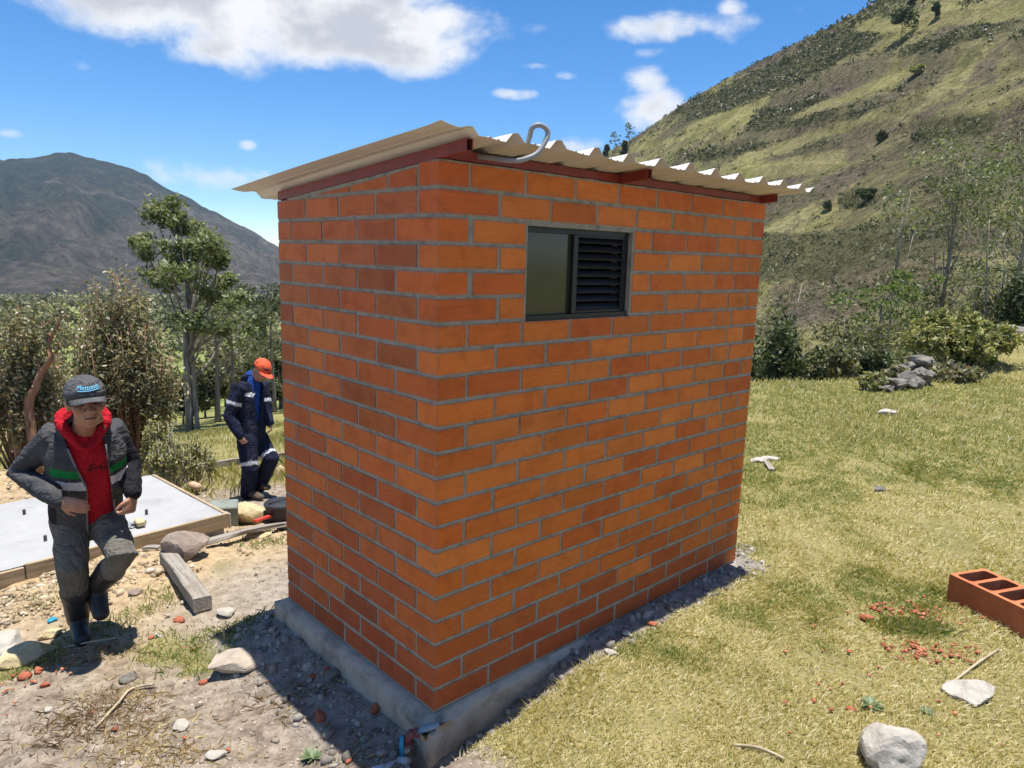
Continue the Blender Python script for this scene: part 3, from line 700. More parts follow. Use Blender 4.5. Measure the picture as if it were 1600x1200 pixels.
def build_roof():
    P = []; s = -.112
    prof = [(-.135, .030), (-.100, .026), (-.066, .024), (-.060, .027), (-.054, .024)]
    for k in range(12):
        c = -.012 + .2125 * k
        prof += ([(c - .046, .0)] if k else []) + [(c - .014, .031), (c + .012, .031), (c + .042, .0)]
        if k < 11: prof += [(c + .085, .0), (c + .092, .006), (c + .099, .0), (c + .125, .0), (c + .132, .006), (c + .139, .0)]
    prof += [(2.405, .0), (2.43, .020), (2.46, .026)]
    nt = 26; V = []; F = []; n = len(prof)
    for j in range(nt):
        for (sx, h) in prof:
            t0 = -.185 - .022 * sx + .004 * math.sin(sx * 9); t1 = 1.55 + .02 * math.sin(sx * 5)
            t = t0 + (t1 - t0) * j / (nt - 1)
            wob = .0025 * math.sin(sx * 7 + t * 3) + (.004 * math.sin(sx * 31.0) if j == 0 else 0)
            V.append((sx, t, zr(t) + h + wob))
    for j in range(nt - 1):
        for i in range(n - 1): F.append((j * n + i, j * n + i + 1, (j + 1) * n + i + 1, (j + 1) * n + i))
    b = MB(); b.add(V, F); o = b.build('roof_sheet', M['roof'], shed)
    md = o.modifiers.new('thickness', 'SOLIDIFY'); md.thickness = .0012; md.offset = 1
    def tube_beam(name, x0, x1, y0, y1, zb, h, along):
        """hollow steel section with open ends; zb(y) is its underside"""
        b = MB(); w = .003
        if along == 'y':
            def quad(xa, xb, d0, d1):
                V = [(x, y, zb(y) + d) for y in (y0, y1) for (x, d) in ((xa, d0), (xb, d0), (xb, d1), (xa, d1))]
                b.add(V, [(0, 1, 2, 3), (7, 6, 5, 4), (0, 4, 5, 1), (1, 5, 6, 2), (2, 6, 7, 3), (3, 7, 4, 0)])
            quad(x0, x1, 0, w); quad(x0, x1, h - w, h); quad(x0, x0 + w, w, h - w); quad(x1 - w, x1, w, h - w)
            V = [(x, y0 + .02, zb(y0 + .02) + d) for (x, d) in ((x0 + w, w), (x1 - w, w), (x1 - w, h - w), (x0 + w, h - w))]
            b.add(V, [(0, 1, 2, 3)], 1)  # dark sheet set inside the tube end stands for its shaded hollow
            V = [(x, y1 - .02, zb(y1 - .02) + d) for (x, d) in ((x0 + w, w), (x1 - w, w), (x1 - w, h - w), (x0 + w, h - w))]
            b.add(V, [(3, 2, 1, 0)], 1)
        else: b.box((x0, y0, zb(y0)), (x1, y1, zb(y0) + h), 0, .003)
        b.build(name, [M['red_steel'], M['hole_shade']], shed)
    zb = lambda y: 2.1995 - ROOF_M * y
    for (xa, xb, p) in ((0.002, .032, -.15), (1.03, 1.06, -.15), (2.325, 2.355, -.075)):
        tube_beam('rafter', xa, xb, p, LL - .002, zb, .0425, 'y')
    for (xa, xb) in ((.033, 1.029), (1.061, 2.324)):
        tube_beam('wall_plate', xa, xb, .006, .04, lambda y: 2.2005, .037, 'x')
    for (xa, xb) in ((.033, 1.029), (1.061, 2.324)):
        tube_beam('wall_plate', xa, xb, LL - .04, LL - .006, lambda y: 2.0985, .037, 'x')
    # rough mortar bed under the steel
    b = MB(); rr = random.Random(3)
    x = .01
    while x < LR - .05:
        w = rr.uniform(.04, .12); b.box((x, -.001 + rr.uniform(0, .004), 2.189), (min(x + w - .002, LR - .01), .03, 2.197 + rr.uniform(0, .0025)), 0, .001); x += w
    y = .05
    while y < 1.2:
        w = rr.uniform(.03, .08); zt = 2.196 - ROOF_M * y
        b.add([(xx, yy, zz) for xx in (.001, .03) for (yy, zz) in ((y, zt - .014 - rr.uniform(0, .012)), (y + w, zt - ROOF_M * w - .016), (y + w, zt - ROOF_M * w + .001), (y, zt + .001))],
              [(3, 2, 1, 0), (4, 5, 6, 7), (0, 1, 5, 4), (1, 2, 6, 5), (2, 3, 7, 6), (3, 0, 4, 7)]); y += w
    b.build('mortar_bed', M['mortar'], shed)
build_roof()
def build_window():
    x0, x1, z0, z1 = WIN; f = .024; y0, y1 = .028, .066
    # mortar reveal around the opening
    b = MB(); e = .008
    b.box((x0 - .004, .003, z0 + .001), (x0 + e, .126, z1 - e), 0, .001); b.box((x1 - e, .0035, z0 + .001), (x1 + .003, .126, z1 - e), 0, .001)
    b.box((x0 - .004, .002, z1 - e), (x1 + .003, .126, z1 + .006), 0, .001)
    xa, xb, za, zb_ = x0 + e, x1 - e, z0, z1 - e
    fr = MB()
    fr.box((xa, y0, zb_ - f), (xb, y1, zb_), 0, .001); fr.box((xa, y0 - .012, za), (xb, y1, za + .022), 0, .001)
    fr.box((xa, y0, za + .022), (xa + .013, y1, zb_ - f), 0, .001); fr.box((xb - f, y0, za + .022), (xb, y1, zb_ - f), 0, .001)
    mx0, mx1 = .762, .790
    fr.box((mx0, y0 - .004, za + .022), (mx1, y1 - .002, zb_ - f), 0, .001)
    w = fr.build('window', M['black_alu'], shed)
    b.build('mortar_reveal', M['mortar'], w)
    p = MB(); p.box((xa + .013, .044, za + .022), (mx0, .050, zb_ - f)); p.build('pane', M['pane'], w)
    # louvre with nine tilted blades
    la, lb = mx1 + .004, xb - f - .004; zlo, zhi = za + .03, zb_ - f - .004; n = 9; st = (zhi - zlo) / n
    lf = MB()
    lf.box((mx1, y0 + .004, za + .022), (mx1 + .010, y1 - .004, zb_ - f), 0, .001); lf.box((xb - f - .010, y0 + .004, za + .022), (xb - f, y1 - .004, zb_ - f), 0, .001)
    lf.box((mx1 + .01, y0 + .004, za + .022), (xb - f - .01, y1 - .004, za + .034), 0, .001); lf.box((mx1 + .01, y0 + .004, zb_ - f - .01), (xb - f - .01, y1 - .004, zb_ - f), 0, .001)
    lf.build('louvre_frame', M['black_alu'], w)
    bm_ = MB(); V, F = chamfer_box((0, -.003, 0), (lb - la - .016, .0, .034), .001)
    Rm = Matrix.Rotation(math.radians(-38), 3, 'X'); V = np.array([Rm @ Vector(v) for v in V]); bm_.add(V, F); me = bm_.mesh('louvre_blade')
    me.materials.append(M['black_alu'])
    for k in range(n):
        o = bpy.data.objects.new('louvre_blade', me); COL.objects.link(o); o.parent = w; o.location = (la + .008, .034, zlo + .006 + k * st)
build_window()

def to_world(p): return np.array([p[0] * UR[0] + p[1] * UL[0], p[0] * UR[1] + p[1] * UL[1], p[2]])
def smooth_path(P, n=6):
    P = [np.array(p, float) for p in P]; Q = []
    for i in range(len(P) - 1):
        p0, p1, p2, p3 = P[max(i - 1, 0)], P[i], P[i + 1], P[min(i + 2, len(P) - 1)]
        for k in range(n):
            t = k / n; Q.append(.5 * (2 * p1 + (p2 - p0) * t + (2 * p0 - 5 * p1 + 4 * p2 - p3) * t * t + (3 * p1 - p0 - 3 * p2 + p3) * t ** 3))
    Q.append(P[-1]); return Q
# conduit curling over the roof edge
cpts = [(.16, .09, 2.232), (.185, .03, 2.226), (.198, -.04, 2.217), (.203, -.10, 2.207), (.210, -.16, 2.199), (.228, -.20, 2.202), (.272, -.222, 2.226), (.303, -.227, 2.265), (.321, -.226, 2.300), (.308, -.222, 2.321), (.284, -.212, 2.327), (.268, -.197, 2.316), (.272, -.182, 2.290), (.280, -.165, 2.272)]
b = MB(); b.tube([to_world(p) for p in smooth_path(cpts, 6)], .0095, 10)
tag(b.build('conduit', M['conduit'], None, True), 'grey flexible conduit curling out from under the roof edge', 'conduit')
# water connection at the near corner
def water_pipe():
    o = empty('water_pipe', to_world((-.14, .02, gzf(*to_world((-.14, .02, 0))[:2]))))
    tag(o, 'rusty water standpipe with elbow and grey stub coming out of the footing corner', 'water pipe')
    inv = np.array(o.location)
    L = lambda p: to_world(p) - inv
    el = to_world((-.115, .018, -.062)); st = to_world((-.05, -.022, -.036))
    d = st - el; d /= np.linalg.norm(d)
    b = MB(); b.tube([el + d * .03 - inv, st + d * .05 - inv], .0135, 12); b.build('pipe_stub', M['pvc_blue'], o, True)
    b = MB(); b.tube([(el - inv) + np.array(v) for v in [(0, 0, -.036), (0, 0, -.028)]], .021, 14); b.tube([el - inv + np.array((0, 0, -.03)), el - inv + np.array((0, 0, -.006)), el - inv + d * .008 + np.array((0, 0, .006)), el - inv + d * .034], [.0165, .018, .019, .0175], 14); b.tube([el - inv + d * .030, el - inv + d * .042], .021, 14); b.build('elbow', M['rust'], o, True)
    b = MB(); z = -.036
    for k, (h, r) in enumerate([(.03, .0125), (.012, .019), (.035, .0135), (.012, .020), (.04, .0155), (.012, .02), (.16, .0135)]):
        b.tube([el - inv + np.array((0, 0, z)), el - inv + np.array((0, 0, z - h))], r, 12 if k % 2 == 0 else 6); z -= h
    b.build('nipple', M['brass'], o, False)
water_pipe()
def pvc_pipe():
    a = np.array(G(588, 1214)); c = np.array(G(634, 1192)); a[2] += .02; c[2] += .012
    b = MB(); b.tube([a + (a - c) * 1.5, a, c], .018, 14); t = tag(b.build('drain_pipe', M['pvc'], None, True), 'white plastic drain pipe lying on the soil by the footing corner', 'pipe')
    b = MB(); d = (c - a) / np.linalg.norm(c - a); b.tube([c - d * .05, c + d * .012], .023, 14); b.build('collar', M['pvc'], t, True); b = MB(); b.tube([a - d * .01, a + d * .035], .023, 14); b.build('collar', M['pvc'], t, True)
pvc_pipe()
p = G(627, 1178); b = MB(); b.tube([p + np.array((0, 0, -.02)), p + np.array((.002, .004, .075))], [.009, .0085], 10); tag(b.build('pipe_end', M['blue_peg'], None, True), 'short blue pipe end poking up from the rubble', 'pipe')
# ================================================================== rocks, timber, slab and loose things
def rock_mesh(name, dims, seed, planes=16, rough=.06, sub=3):
    r = np.random.default_rng(seed); bm = bmesh.new(); bmesh.ops.create_icosphere(bm, subdivisions=sub, radius=1)
    V = np.array([v.co[:] for v in bm.verts]); F = np.array([[v.index for v in f.verts] for f in bm.faces]); bm.free()
    N = r.normal(size=(planes, 3)); N /= np.linalg.norm(N, axis=1)[:, None]; d = r.uniform(.62, .98, planes)
    dots = V @ N.T; rad = np.where(dots > .05, d / np.maximum(dots, .05), 9).min(1); rad = np.minimum(rad, 1.15)
    P = V * rad[:, None]; P = P * (1 + rough * fbm(P[:, 0] * 2.5 + seed, P[:, 1] * 2.5, P[:, 2] * 2.5, 4)[:, None])
    P = P - (P.max(0) + P.min(0)) / 2; P /= (P.max(0) - P.min(0)) / 2
    P = P * np.array(dims) / 2; return mesh_np(name, P, F, sub > 2)
def rock(name, P, dims, mat, label, cat='rock', seed=1, rz=0.0, tilt=0.0, sink=.25, planes=16, group=None, rough=.06, sub=4):
    me = rock_mesh(name, dims, seed, planes, rough, sub); o = link(name, me, M[mat]); o.location = (P[0], P[1], P[2] + dims[2] * (.5 - sink)); o.rotation_euler = (tilt, tilt * .5, rz)
    if sub > 2:
        try: me.set_sharp_from_angle(angle=math.radians(20))
        except Exception: pass
    return tag(o, label, cat, group)
def nrm_(v): v = np.array([v[0], v[1], 0.0]); return v / np.linalg.norm(v)
def plank(name, A_, B_, w, h, mat, label, cat='plank', group=None, warp=.004, roll=0.0):
    """a board from A to B (centre line of its underside), with slightly uneven faces"""
    A_ = np.array(A_, float); B_ = np.array(B_, float); L = np.linalg.norm(B_ - A_); u = (B_ - A_) / L
    s = np.cross(u, [0, 0, 1.0]); s /= np.linalg.norm(s); n = np.cross(s, u); cr_, sr_ = math.cos(roll), math.sin(roll); s, n = s * cr_ + n * sr_, n * cr_ - s * sr_
    k = max(3, int(L / .06)); V = []; F = []; c = min(w, h) * .07; sd = abs(hash((round(A_[0], 3), round(w, 3)))) % 97
    prof = [(-w / 2 + c, 0), (w / 2 - c, 0), (w / 2, c), (w / 2, h - c), (w / 2 - c, h), (-w / 2 + c, h), (-w / 2, h - c), (-w / 2, c)]
    for i in range(k + 1):
        for j, (a, b) in enumerate(prof):
            q = float(vnoise(np.array([i * .35 + sd]), np.array([j * 1.7]))[0]) * warp; bow = math.sin(i / k * PI) * warp * 1.5
            V.append(np.array([i / k * L - L / 2 + (0 if 0 < i < k else q), a + q, b + q * .6 + bow]))
    for i in range(k):
        for j in range(8): F.append((i * 8 + j, i * 8 + (j + 1) % 8, (i + 1) * 8 + (j + 1) % 8, (i + 1) * 8 + j))
    F.append(tuple(range(8))[::-1]); F.append(tuple(k * 8 + j for j in range(8)))
    b = MB(); b.add(V, F); o = b.build(name, M[mat]); o.matrix_world = Matrix(((u[0], s[0], n[0], (A_[0] + B_[0]) / 2), (u[1], s[1], n[1], (A_[1] + B_[1]) / 2), (u[2], s[2], n[2], (A_[2] + B_[2]) / 2), (0, 0, 0, 1)))
    return tag(o, label, cat, group)
# ---- concrete slab in its formwork
SZ = -.36
sR = atz(350, 803, SZ); e2 = np.array([-.745, .667, 0]); e1 = np.array([-.667, -.745, 0])
def build_slab():
    o = empty('concrete_slab', (*sR[:2], SZ - .16), math.atan2(e1[1], e1[0])); tag(o, 'freshly cast pale concrete slab edged with formwork boards', 'slab')
    Lx, Ly = 2.7, 1.52
    nx, ny = 90, 52; x = np.linspace(0, Lx, nx); y = np.linspace(-Ly, 0, ny); X, Y = np.meshgrid(x, y); Z = .155 + .004 * fbm(X * 3, Y * 3, 1.0, 4) + .0025 * fbm(X * 16, Y * 16, 3.0, 2)
    i = np.arange(nx * ny).reshape(ny, nx); F = np.stack([i[:-1, :-1], i[:-1, 1:], i[1:, 1:], i[1:, :-1]], -1).reshape(-1, 4)
    V = np.stack([X.ravel(), Y.ravel(), Z.ravel()], -1); b = MB()
    link('slab_top', mesh_np('slab_top', V, F, True), M['slab'], o)
    b.box((.004, -Ly + .004, -.15), (Lx - .004, -.004, .146)); b.build('slab_body', M['slab'], o)
    def board(x0, x1, y0, y1, z0, z1, mat='wood_form'):
        bb = MB(); bb.box((x0, y0, z0), (x1, y1, z1), 0, .003); bb.build('formwork_board', M[mat], o)
    board(-.03, 1.45, .002, .030, .045, .168); board(1.46, Lx, .004, .032, .0, .150)
    board(-.032, -.004, -1.5, .001, .03, .165); board(-.045, -.033, -.05, .03, .03, .16, 'wood_pale')
    board(.1, Lx, -Ly - .03, -Ly - .003, .0, .15)
    for (px, py) in [(38, 797), (71, 838), (229, 797), (-40, 860), (150, 770)]:
        P = atz(px, py + 6, SZ); d = P - sR; bb = MB()
        bb.tube([(d @ e1, d[0] * -e1[1] + d[1] * e1[0], .15), (d @ e1, d[0] * -e1[1] + d[1] * e1[0], .198)], [.012, .012], 10); bb.build('anchor_bolt', M['iron'], o)
build_slab()
# things lying on the slab
p = atz(218, 822, SZ)
def hammer():
    o = empty('club_hammer', p + np.array([0, 0, .012]), .75); tag(o, 'small hammer with dark handle lying on the slab edge', 'hammer')
    b = MB(); b.tube([(-.19, 0, .012), (-.05, 0, .013), (.05, 0, .014)], [.011, .014, .013], 10); b.build('handle', M['iron'], o, True)
    b = MB(); b.box((-.03, -.055, .0), (.035, .05, .04), 0, .008); b.build('hammer_head', M['rock_yellow'], o)
hammer()
def crumpled(name, P, dims, mat, label, cat, seed):
    me = rock_mesh(name, dims, seed, 26, .45, 4); o = link(name, me, M[mat]); o.location = P + np.array([0, 0, dims[2] * .4]); o.rotation_euler = (0, 0, seed); return tag(o, label, cat)
crumpled('plastic_bag', atz(178, 838, SZ), (.30, .22, .09), 'grey_plastic', 'crumpled grey plastic sheet lying on the slab behind the walking man', 'plastic bag', 5)
# ---- timber
def on(px, py, lift=0.0): return G(px, py, lift)
a = on(262, 878); c = on(318, 955)
plank('timber_beam', a, c, .105, .085, 'wood_old', 'thick grey squared timber lying on bare soil', 'timber', warp=.006)
a = on(268, 748, .05); c = on(470, 715, .02)
plank('long_board', a, c, .06, .10, 'wood_old', 'long weathered board lying behind the man in navy overalls', 'plank', warp=.01)
a = on(236, 742, .13); c = on(310, 774, .10)
b = MB(); b.tube([a, (a * .5 + c * .5) + np.array([0, 0, .006]), c], [.036, .04, .044], 12); tag(b.build('round_pole', M['wood_red'], None, True), 'short reddish round pole lying along the slab edge', 'pole')
a = on(318, 858, .035); c = on(452, 826, .03)
plank('rough_plank', a, c, .10, .03, 'wood_old', 'rough grey plank lying between the brown boulder and the shed', 'plank', warp=.012, roll=.15)
a = on(398, 824, .045); c = on(437, 812, .05); plank('red_stick', a, c, .035, .022, 'red_paint', 'short red painted stick beside the black bucket', 'stick', warp=.002)
p = on(232, 862); a = p + np.array([-.03, 0, .02]); c = p + np.array([.10, -.02, .035]); plank('wood_offcut', a, c, .05, .02, 'wood_old', 'small dark wood offcut leaning by the slab board', 'wood offcut')
# ---- stones on the left
rock('boulder', on(290, 872), (.34, .30, .24), 'rock_brown', 'big brown boulder resting against the slab formwork', 'boulder', 11, .4, sink=.12, planes=14)
rock('flat_stone', on(371, 1042), (.27, .20, .085), 'rock_brown2', 'pale flat stone alone on the soil at the edge of the shed shadow', 'rock', 23, .3, sink=.2, planes=12)
rock('limestone_rock', on(386, 818), (.36, .28, .26), 'rock_yellow', 'cream jagged rock between the greenish block and black bucket', 'rock', 31, .2, sink=.15, planes=13)
rock('yellow_rock', on(42, 1032), (.30, .17, .13), 'rock_yellow', 'long yellowish stone at the left edge by the boot', 'rock', 41, .5, sink=.25)
rock('pinkish_rock', on(2, 1018), (.26, .2, .13), 'rock_pale', 'pinkish stone cut by the left edge of the photo', 'rock', 43, .2, sink=.25)
rock('small_rock', on(80, 996), (.13, .09, .07), 'rock_yellow', 'small yellowish stone beside the long yellowish stone', 'rock', 47, .9, sink=.25)
rock('square_stone', on(441, 748), (.16, .15, .21), 'rock_yellow', 'squarish cream stone standing by the shed wall behind the bucket', 'rock', 53, .2, sink=.1, planes=9)
rock('flat_slab_stone', on(402, 838), (.24, .16, .06), 'rock_yellow', 'low pale stone lying below the red stick', 'rock', 59, .1, sink=.3)
# greenish test block
def block():
    P = on(350, 822); b = MB(); b.box((-.125, -.11, -.02), (.125, .11, .22), 0, .010)
    o = b.build('concrete_block', M['block']); o.location = P; o.rotation_euler = (.03, .03, .35); tag(o, 'greenish concrete cube standing at the slab corner', 'concrete block')
block()
def bucket():
    P = on(440, 812); o = empty('bucket', P, .4); tag(o, 'black plastic bucket with lid half hidden by the shed', 'bucket')
    b = MB(); pr = [(0, 0), (.125, 0), (.13, .01), (.145, .13), (.15, .135), (.15, .16)]; n = 28
    V = [(r * math.cos(2 * PI * k / n), r * math.sin(2 * PI * k / n), z) for (r, z) in pr for k in range(n)]
    F = [(i * n + k, i * n + (k + 1) % n, (i + 1) * n + (k + 1) % n, (i + 1) * n + k) for i in range(len(pr) - 1) for k in range(n)]
    b.add(V, F); b.build('bucket_body', M['black_plastic'], o, True)
    b = MB(); pr = [(.153, .150), (.157, .163), (.150, .176), (.10, .190), (.001, .196)]
    V = [(r * math.cos(2 * PI * k / n), r * math.sin(2 * PI * k / n), z) for (r, z) in pr for k in range(n)]
    F = [(i * n + k, i * n + (k + 1) % n, (i + 1) * n + (k + 1) % n, (i + 1) * n + k) for i in range(len(pr) - 1) for k in range(n)]
    b.add(V, F); b.box((-.13, -.012, .183), (.13, .012, .204), 0, .004, Matrix.Rotation(.5, 4, 'Z')); b.build('lid', M['black_plastic'], o, False)
bucket()
crumpled('plastic_scrap', on(453, 826), (.22, .14, .05), 'grey_plastic', 'grey plastic scrap lying beside the red stick', 'plastic scrap', 9)
crumpled('plastic_litter', on(255, 716), (.14, .10, .22), 'white_plastic', 'white plastic litter caught in the dry weeds', 'litter', 3)
crumpled('plastic_litter', on(325, 730), (.20, .12, .14), 'white_plastic', 'white plastic litter behind the long weathered board', 'litter', 4)
crumpled('blue_wrapper', on(82, 972), (.075, .05, .03), 'blue_peg', 'crumpled blue wrapper on the soil behind the boot', 'litter', 8)
# ---- grass side
def hollow_brick():
    P = on(1478, 938); Q = on(1560, 978); u = (Q - P); u[2] = 0; u /= np.linalg.norm(u); ang = math.atan2(u[1], u[0])
    o = empty('hollow_brick', P + np.array([0, 0, .01]), ang); tag(o, 'terracotta hollow brick with four openings lying on the grass', 'hollow brick')
    L, Wd, H = .50, .275, .155
    bm = bmesh.new(); n = 4; wall_ = .022; rib = .026; cw = (L - 2 * wall_ - (n - 1) * rib) / n
    outer = [(0, 0), (L, 0), (L, Wd), (0, Wd)]
    holes = []
    for k in range(n):
        x0 = wall_ + k * (cw + rib); x1 = x0 + cw; y0, y1 = wall_ + .004, Wd - wall_ - .004; r = .022; pts = []
        for (cx_, cy_, a0) in ((x1 - r, y0 + r, -90), (x1 - r, y1 - r, 0), (x0 + r, y1 - r, 90), (x0 + r, y0 + r, 180)):
            for s_ in range(5): a = math.radians(a0 + s_ * 22.5); pts.append((cx_ + r * math.cos(a), cy_ + r * math.sin(a)))
        holes.append(pts)
    edges = []
    for loop in [outer] + holes:
        vs = [bm.verts.new((x, y, H)) for x, y in loop]
        edges += [bm.edges.new((vs[i], vs[(i + 1) % len(vs)])) for i in range(len(vs))]
    res = bmesh.ops.triangle_fill(bm, use_beauty=True, use_dissolve=False, edges=edges)
    top = [f for f in bm.faces]
    ex = bmesh.ops.extrude_face_region(bm, geom=top)
    for v in [g for g in ex['geom'] if isinstance(g, bmesh.types.BMVert)]: v.co.z -= H
    bmesh.ops.recalc_face_normals(bm, faces=bm.faces)
    me = bpy.data.meshes.new('brick_body'); bm.to_mesh(me); bm.free(); oo = link('brick_body', me, M['block_clay'], o)
    oo.location = (0, 0, 0)
hollow_brick()
rock('fieldstone', on(1388, 1190), (.25, .225, .19), 'rock_pale', 'rounded pale stone on the grass at the bottom of the photo', 'rock', 61, .6, sink=.22, planes=5, rough=.12)
rock('sunken_stone', on(1518, 1086), (.24, .18, .11), 'rock_pale', 'greyish stone half sunk in the grass below the hollow brick', 'rock', 67, .2, sink=.4, planes=22)
for k, (px, py, dx) in enumerate([(1186, 722, .17), (1203, 719, .19)]):
    rock('pale_stone', on(px, py), (dx, .11, .05), 'rock_pale', ['flat whitish stone nearest the shed on the meadow', 'flat whitish stone touching its twin on the meadow'][k], 'rock', 71 + k, .3 * k, sink=.1, group='flat stones on the meadow')
a = on(1196, 726, .02); c = on(1206, 738, .01); plank('grey_stick', a, c, .05, .02, 'wood_old', 'short grey stick beside the flat meadow stones', 'stick')
rock('white_stone', on(1385, 648), (.30, .14, .08), 'rock_pale', 'small white stone in the middle of the meadow', 'rock', 77, .2, sink=.1)
rock('dark_stone', on(1374, 767), (.13, .07, .05), 'rock_grey', 'dark grey pebble lying alone on the mid meadow', 'rock', 79, .3, sink=.1)
# rock pile at the far end of the meadow
for k, (px, py, d, dd, dz, lab) in enumerate([(1388, 606, (.62, .5, .34), 0, 0, 'low grey rock at the left foot of the rock pile'), (1422, 605, (.74, .6, .50), .1, 0, 'large grey rock at the front of the rock pile'), (1447, 600, (.60, .6, .52), .3, 0, 'brownish rock at the right of the rock pile'),
                                    (1400, 600, (.60, .45, .26), .45, .27, 'grey slab of rock lying on the low left rock'), (1434, 598, (.80, .55, .34), .5, .44, 'top grey rock of the rock pile'), (1371, 610, (.36, .3, .2), 0, 0, 'smallest grey rock at the left end of the rock pile'), (1418, 600, (.5, .4, .3), .6, .30, 'middle grey rock wedged under the top rock of the pile')]):
    px = 1414 + (px - 1414) * .72; d = tuple(v * .66 for v in d); dd *= .66; dz *= .62
    base = on(px, py + 3); P = base + nrm_(ray(px, py)) * dd; P[2] = gzf(P[0], P[1]) + dz
    rock('pile_rock', P, d, 'rock_grey', lab, 'rock', 90 + k, .5 * k, .12, sink=.12, planes=15, group='rock pile at the meadow edge', rough=.22)
P = on(1570, 526); rock('bank_rock', P, (1.5, .8, .4), 'rock_grey', 'flat grey rock on the grassy bank at the right edge', 'rock', 99, .2, sink=.3)
# ---- brick fragments one can pick out
frags = [(280, 972, .085, 'terracotta brick piece near the timber end'), (236, 997, .045, 'small square brick piece beside a grey pebble'), (318, 1068, .05, 'brick chip alone on the open soil'), (60, 1050, .07, 'brick piece with dark edge among the left rubble'), (40, 1060, .10, 'long brick piece among the left rubble'),
         (70, 1072, .06, 'small brick chip at the foot of the left rubble'), (590, 1108, .10, 'reddish brick piece in the shadow by the footing'), (510, 1052, .07, 'brick piece leaning on a grey stone in the shadow'), (490, 1058, .055, 'brick chip left of the grey stone in the shadow'), (165, 1012, .05, 'brick chip beside the standing boot'),
         (545, 1188, .06, 'brick chip at the bottom edge of the soil'), (500, 1122, .07, 'orange and white brick chip at the shadow border'), (1018, 976, .06, 'orange brick sliver on the grass beside the footing'), (1352, 968, .10, 'long brick splinter at the left of the red chips'), (1330, 1110, .05, 'brick chip near the green rosette weed')]
for k, (px, py, s, lab) in enumerate(frags):
    P = on(px, py); me = rock_mesh('brick_fragment', (s, s * random.uniform(.45, .8), s * random.uniform(.3, .5)), 200 + k, 9, .04, 2)
    o = link('brick_fragment', me, M['chip']); o.location = P + np.array([0, 0, s * .12]); o.rotation_euler = (random.uniform(-.4, .4), random.uniform(-.4, .4), random.uniform(0, 6)); tag(o, lab, 'brick piece', 'broken brick pieces on the ground')
stones = [(248, 994, .05, 'rock_pale', 'round white pebble beside a square brick piece'), (200, 1062, .10, 'rock_grey', 'grey flat chip in the left rubble'), (283, 1138, .09, 'rock_pale', 'white lump of mortar on the open soil'), (338, 1184, .08, 'rock_pale', 'pale triangular stone at the bottom of the soil'),
          (225, 870, .05, 'rock_brown', 'small brown stone under the timber end'), (520, 1058, .10, 'rock_grey', 'grey wedge of stone in the shadow by the footing'), (352, 960, .12, 'rock_pale', 'thin pale slate beside the timber end'), (212, 928, .09, 'rock_brown', 'dark lump beside the raised boot'), (75, 1112, .05, 'rock_pale', 'lone white pebble on the lower left soil'),
          (955, 1022, .07, 'rock_pale', 'white mortar lump on the grass by the footing'), (978, 990, .05, 'rock_pale', 'small mortar lump on the grass by the far footing')]
for k, (px, py, s, mt, lab) in enumerate(stones):
    rock('loose_stone', on(px, py), (s, s * .75, s * .45), mt, lab, 'stone', 300 + k, k, .1, sink=.2, planes=12, sub=3)
# ---- masses of small stones (too many to count)
def scatter_stones(name, P, size, mat, flat=.6, kinds=10, tints=None):
    Vs, Fs = [], []; base = 0; protos = []
    for k in range(kinds):
        r = np.random.default_rng(500 + k); bm = bmesh.new(); bmesh.ops.create_icosphere(bm, subdivisions=1, radius=1)
        V = np.array([v.co[:] for v in bm.verts]); F = np.array([[v.index for v in f.verts] for f in bm.faces]); bm.free()
        N = r.normal(size=(8, 3)); N /= np.linalg.norm(N, axis=1)[:, None]; d = r.uniform(.32, .8, 8); dots = V @ N.T
        protos.append(V * np.minimum(np.where(dots > .05, d / np.maximum(dots, .05), 9).min(1), .92)[:, None])
    n = len(P); kk = rng.integers(0, kinds, n); A_ = np.array(protos)[kk]
    q = rng.uniform(0, 2 * PI, n); c, s = np.cos(q), np.sin(q); sz = np.asarray(size)[:, None]
    st = np.stack([rng.uniform(.7, 1.3, n), rng.uniform(.6, 1.0, n), rng.uniform(.45, .8, n) * flat / .6], -1)
    A_ = A_ * st[:, None, :] * sz[:, :, None]
    X = A_[..., 0] * c[:, None] - A_[..., 1] * s[:, None]; Y = A_[..., 0] * s[:, None] + A_[..., 1] * c[:, None]
    V = np.stack([X + P[:, 0:1], Y + P[:, 1:2], A_[..., 2] + P[:, 2:3] + sz * .15], -1).reshape(-1, 3)
    F = (F[None] + (np.arange(n) * len(protos[0]))[:, None, None]).reshape(-1, 3)
    tn = np.repeat(rng.uniform(0, 1, n) if tints is None else tints, len(protos[0]))
    return tag(link(name, mesh_np(name, V, F, False, {'tint': tn}), mat), kind='stuff')
def mat_tint(name, stops, rough=.95, bump=.5):
    m, t = new_mat(name); co = t.node('ShaderNodeTexCoord').outputs['Object']
    col = t.ramp(t.attr('tint').outputs['Fac'], stops); n = t.noise(co, 45.0, 5.0, .7)
    col = t.mix(t.smooth(n, .4, .75), col, t.mix(1.0, col, (.6, .58, .55), 'MULTIPLY')); t.l.new(col, t.b.inputs['Base Color'])
    t.b.inputs['Roughness'].default_value = rough; t.b.inputs['Specular IOR Level'].default_value = .15; t.l.new(t.bump(n, bump, .01), t.b.inputs['Normal']); return m
mg = mat_tint('gravel', [(0, (.16, .125, .095)), (.4, (.30, .24, .18)), (.75, (.40, .345, .28)), (.96, (.52, .47, .41)), (1, (.55, .48, .42))])
n = 19000
u = rng.uniform(0, 1, n); rr = 1.9 + 6.5 * u ** 1.5; aa = np.radians(rng.uniform(-46, 4, n)); x = CAM_P[0] + rr * np.sin(aa); y = CAM_P[1] + rr * np.cos(aa)
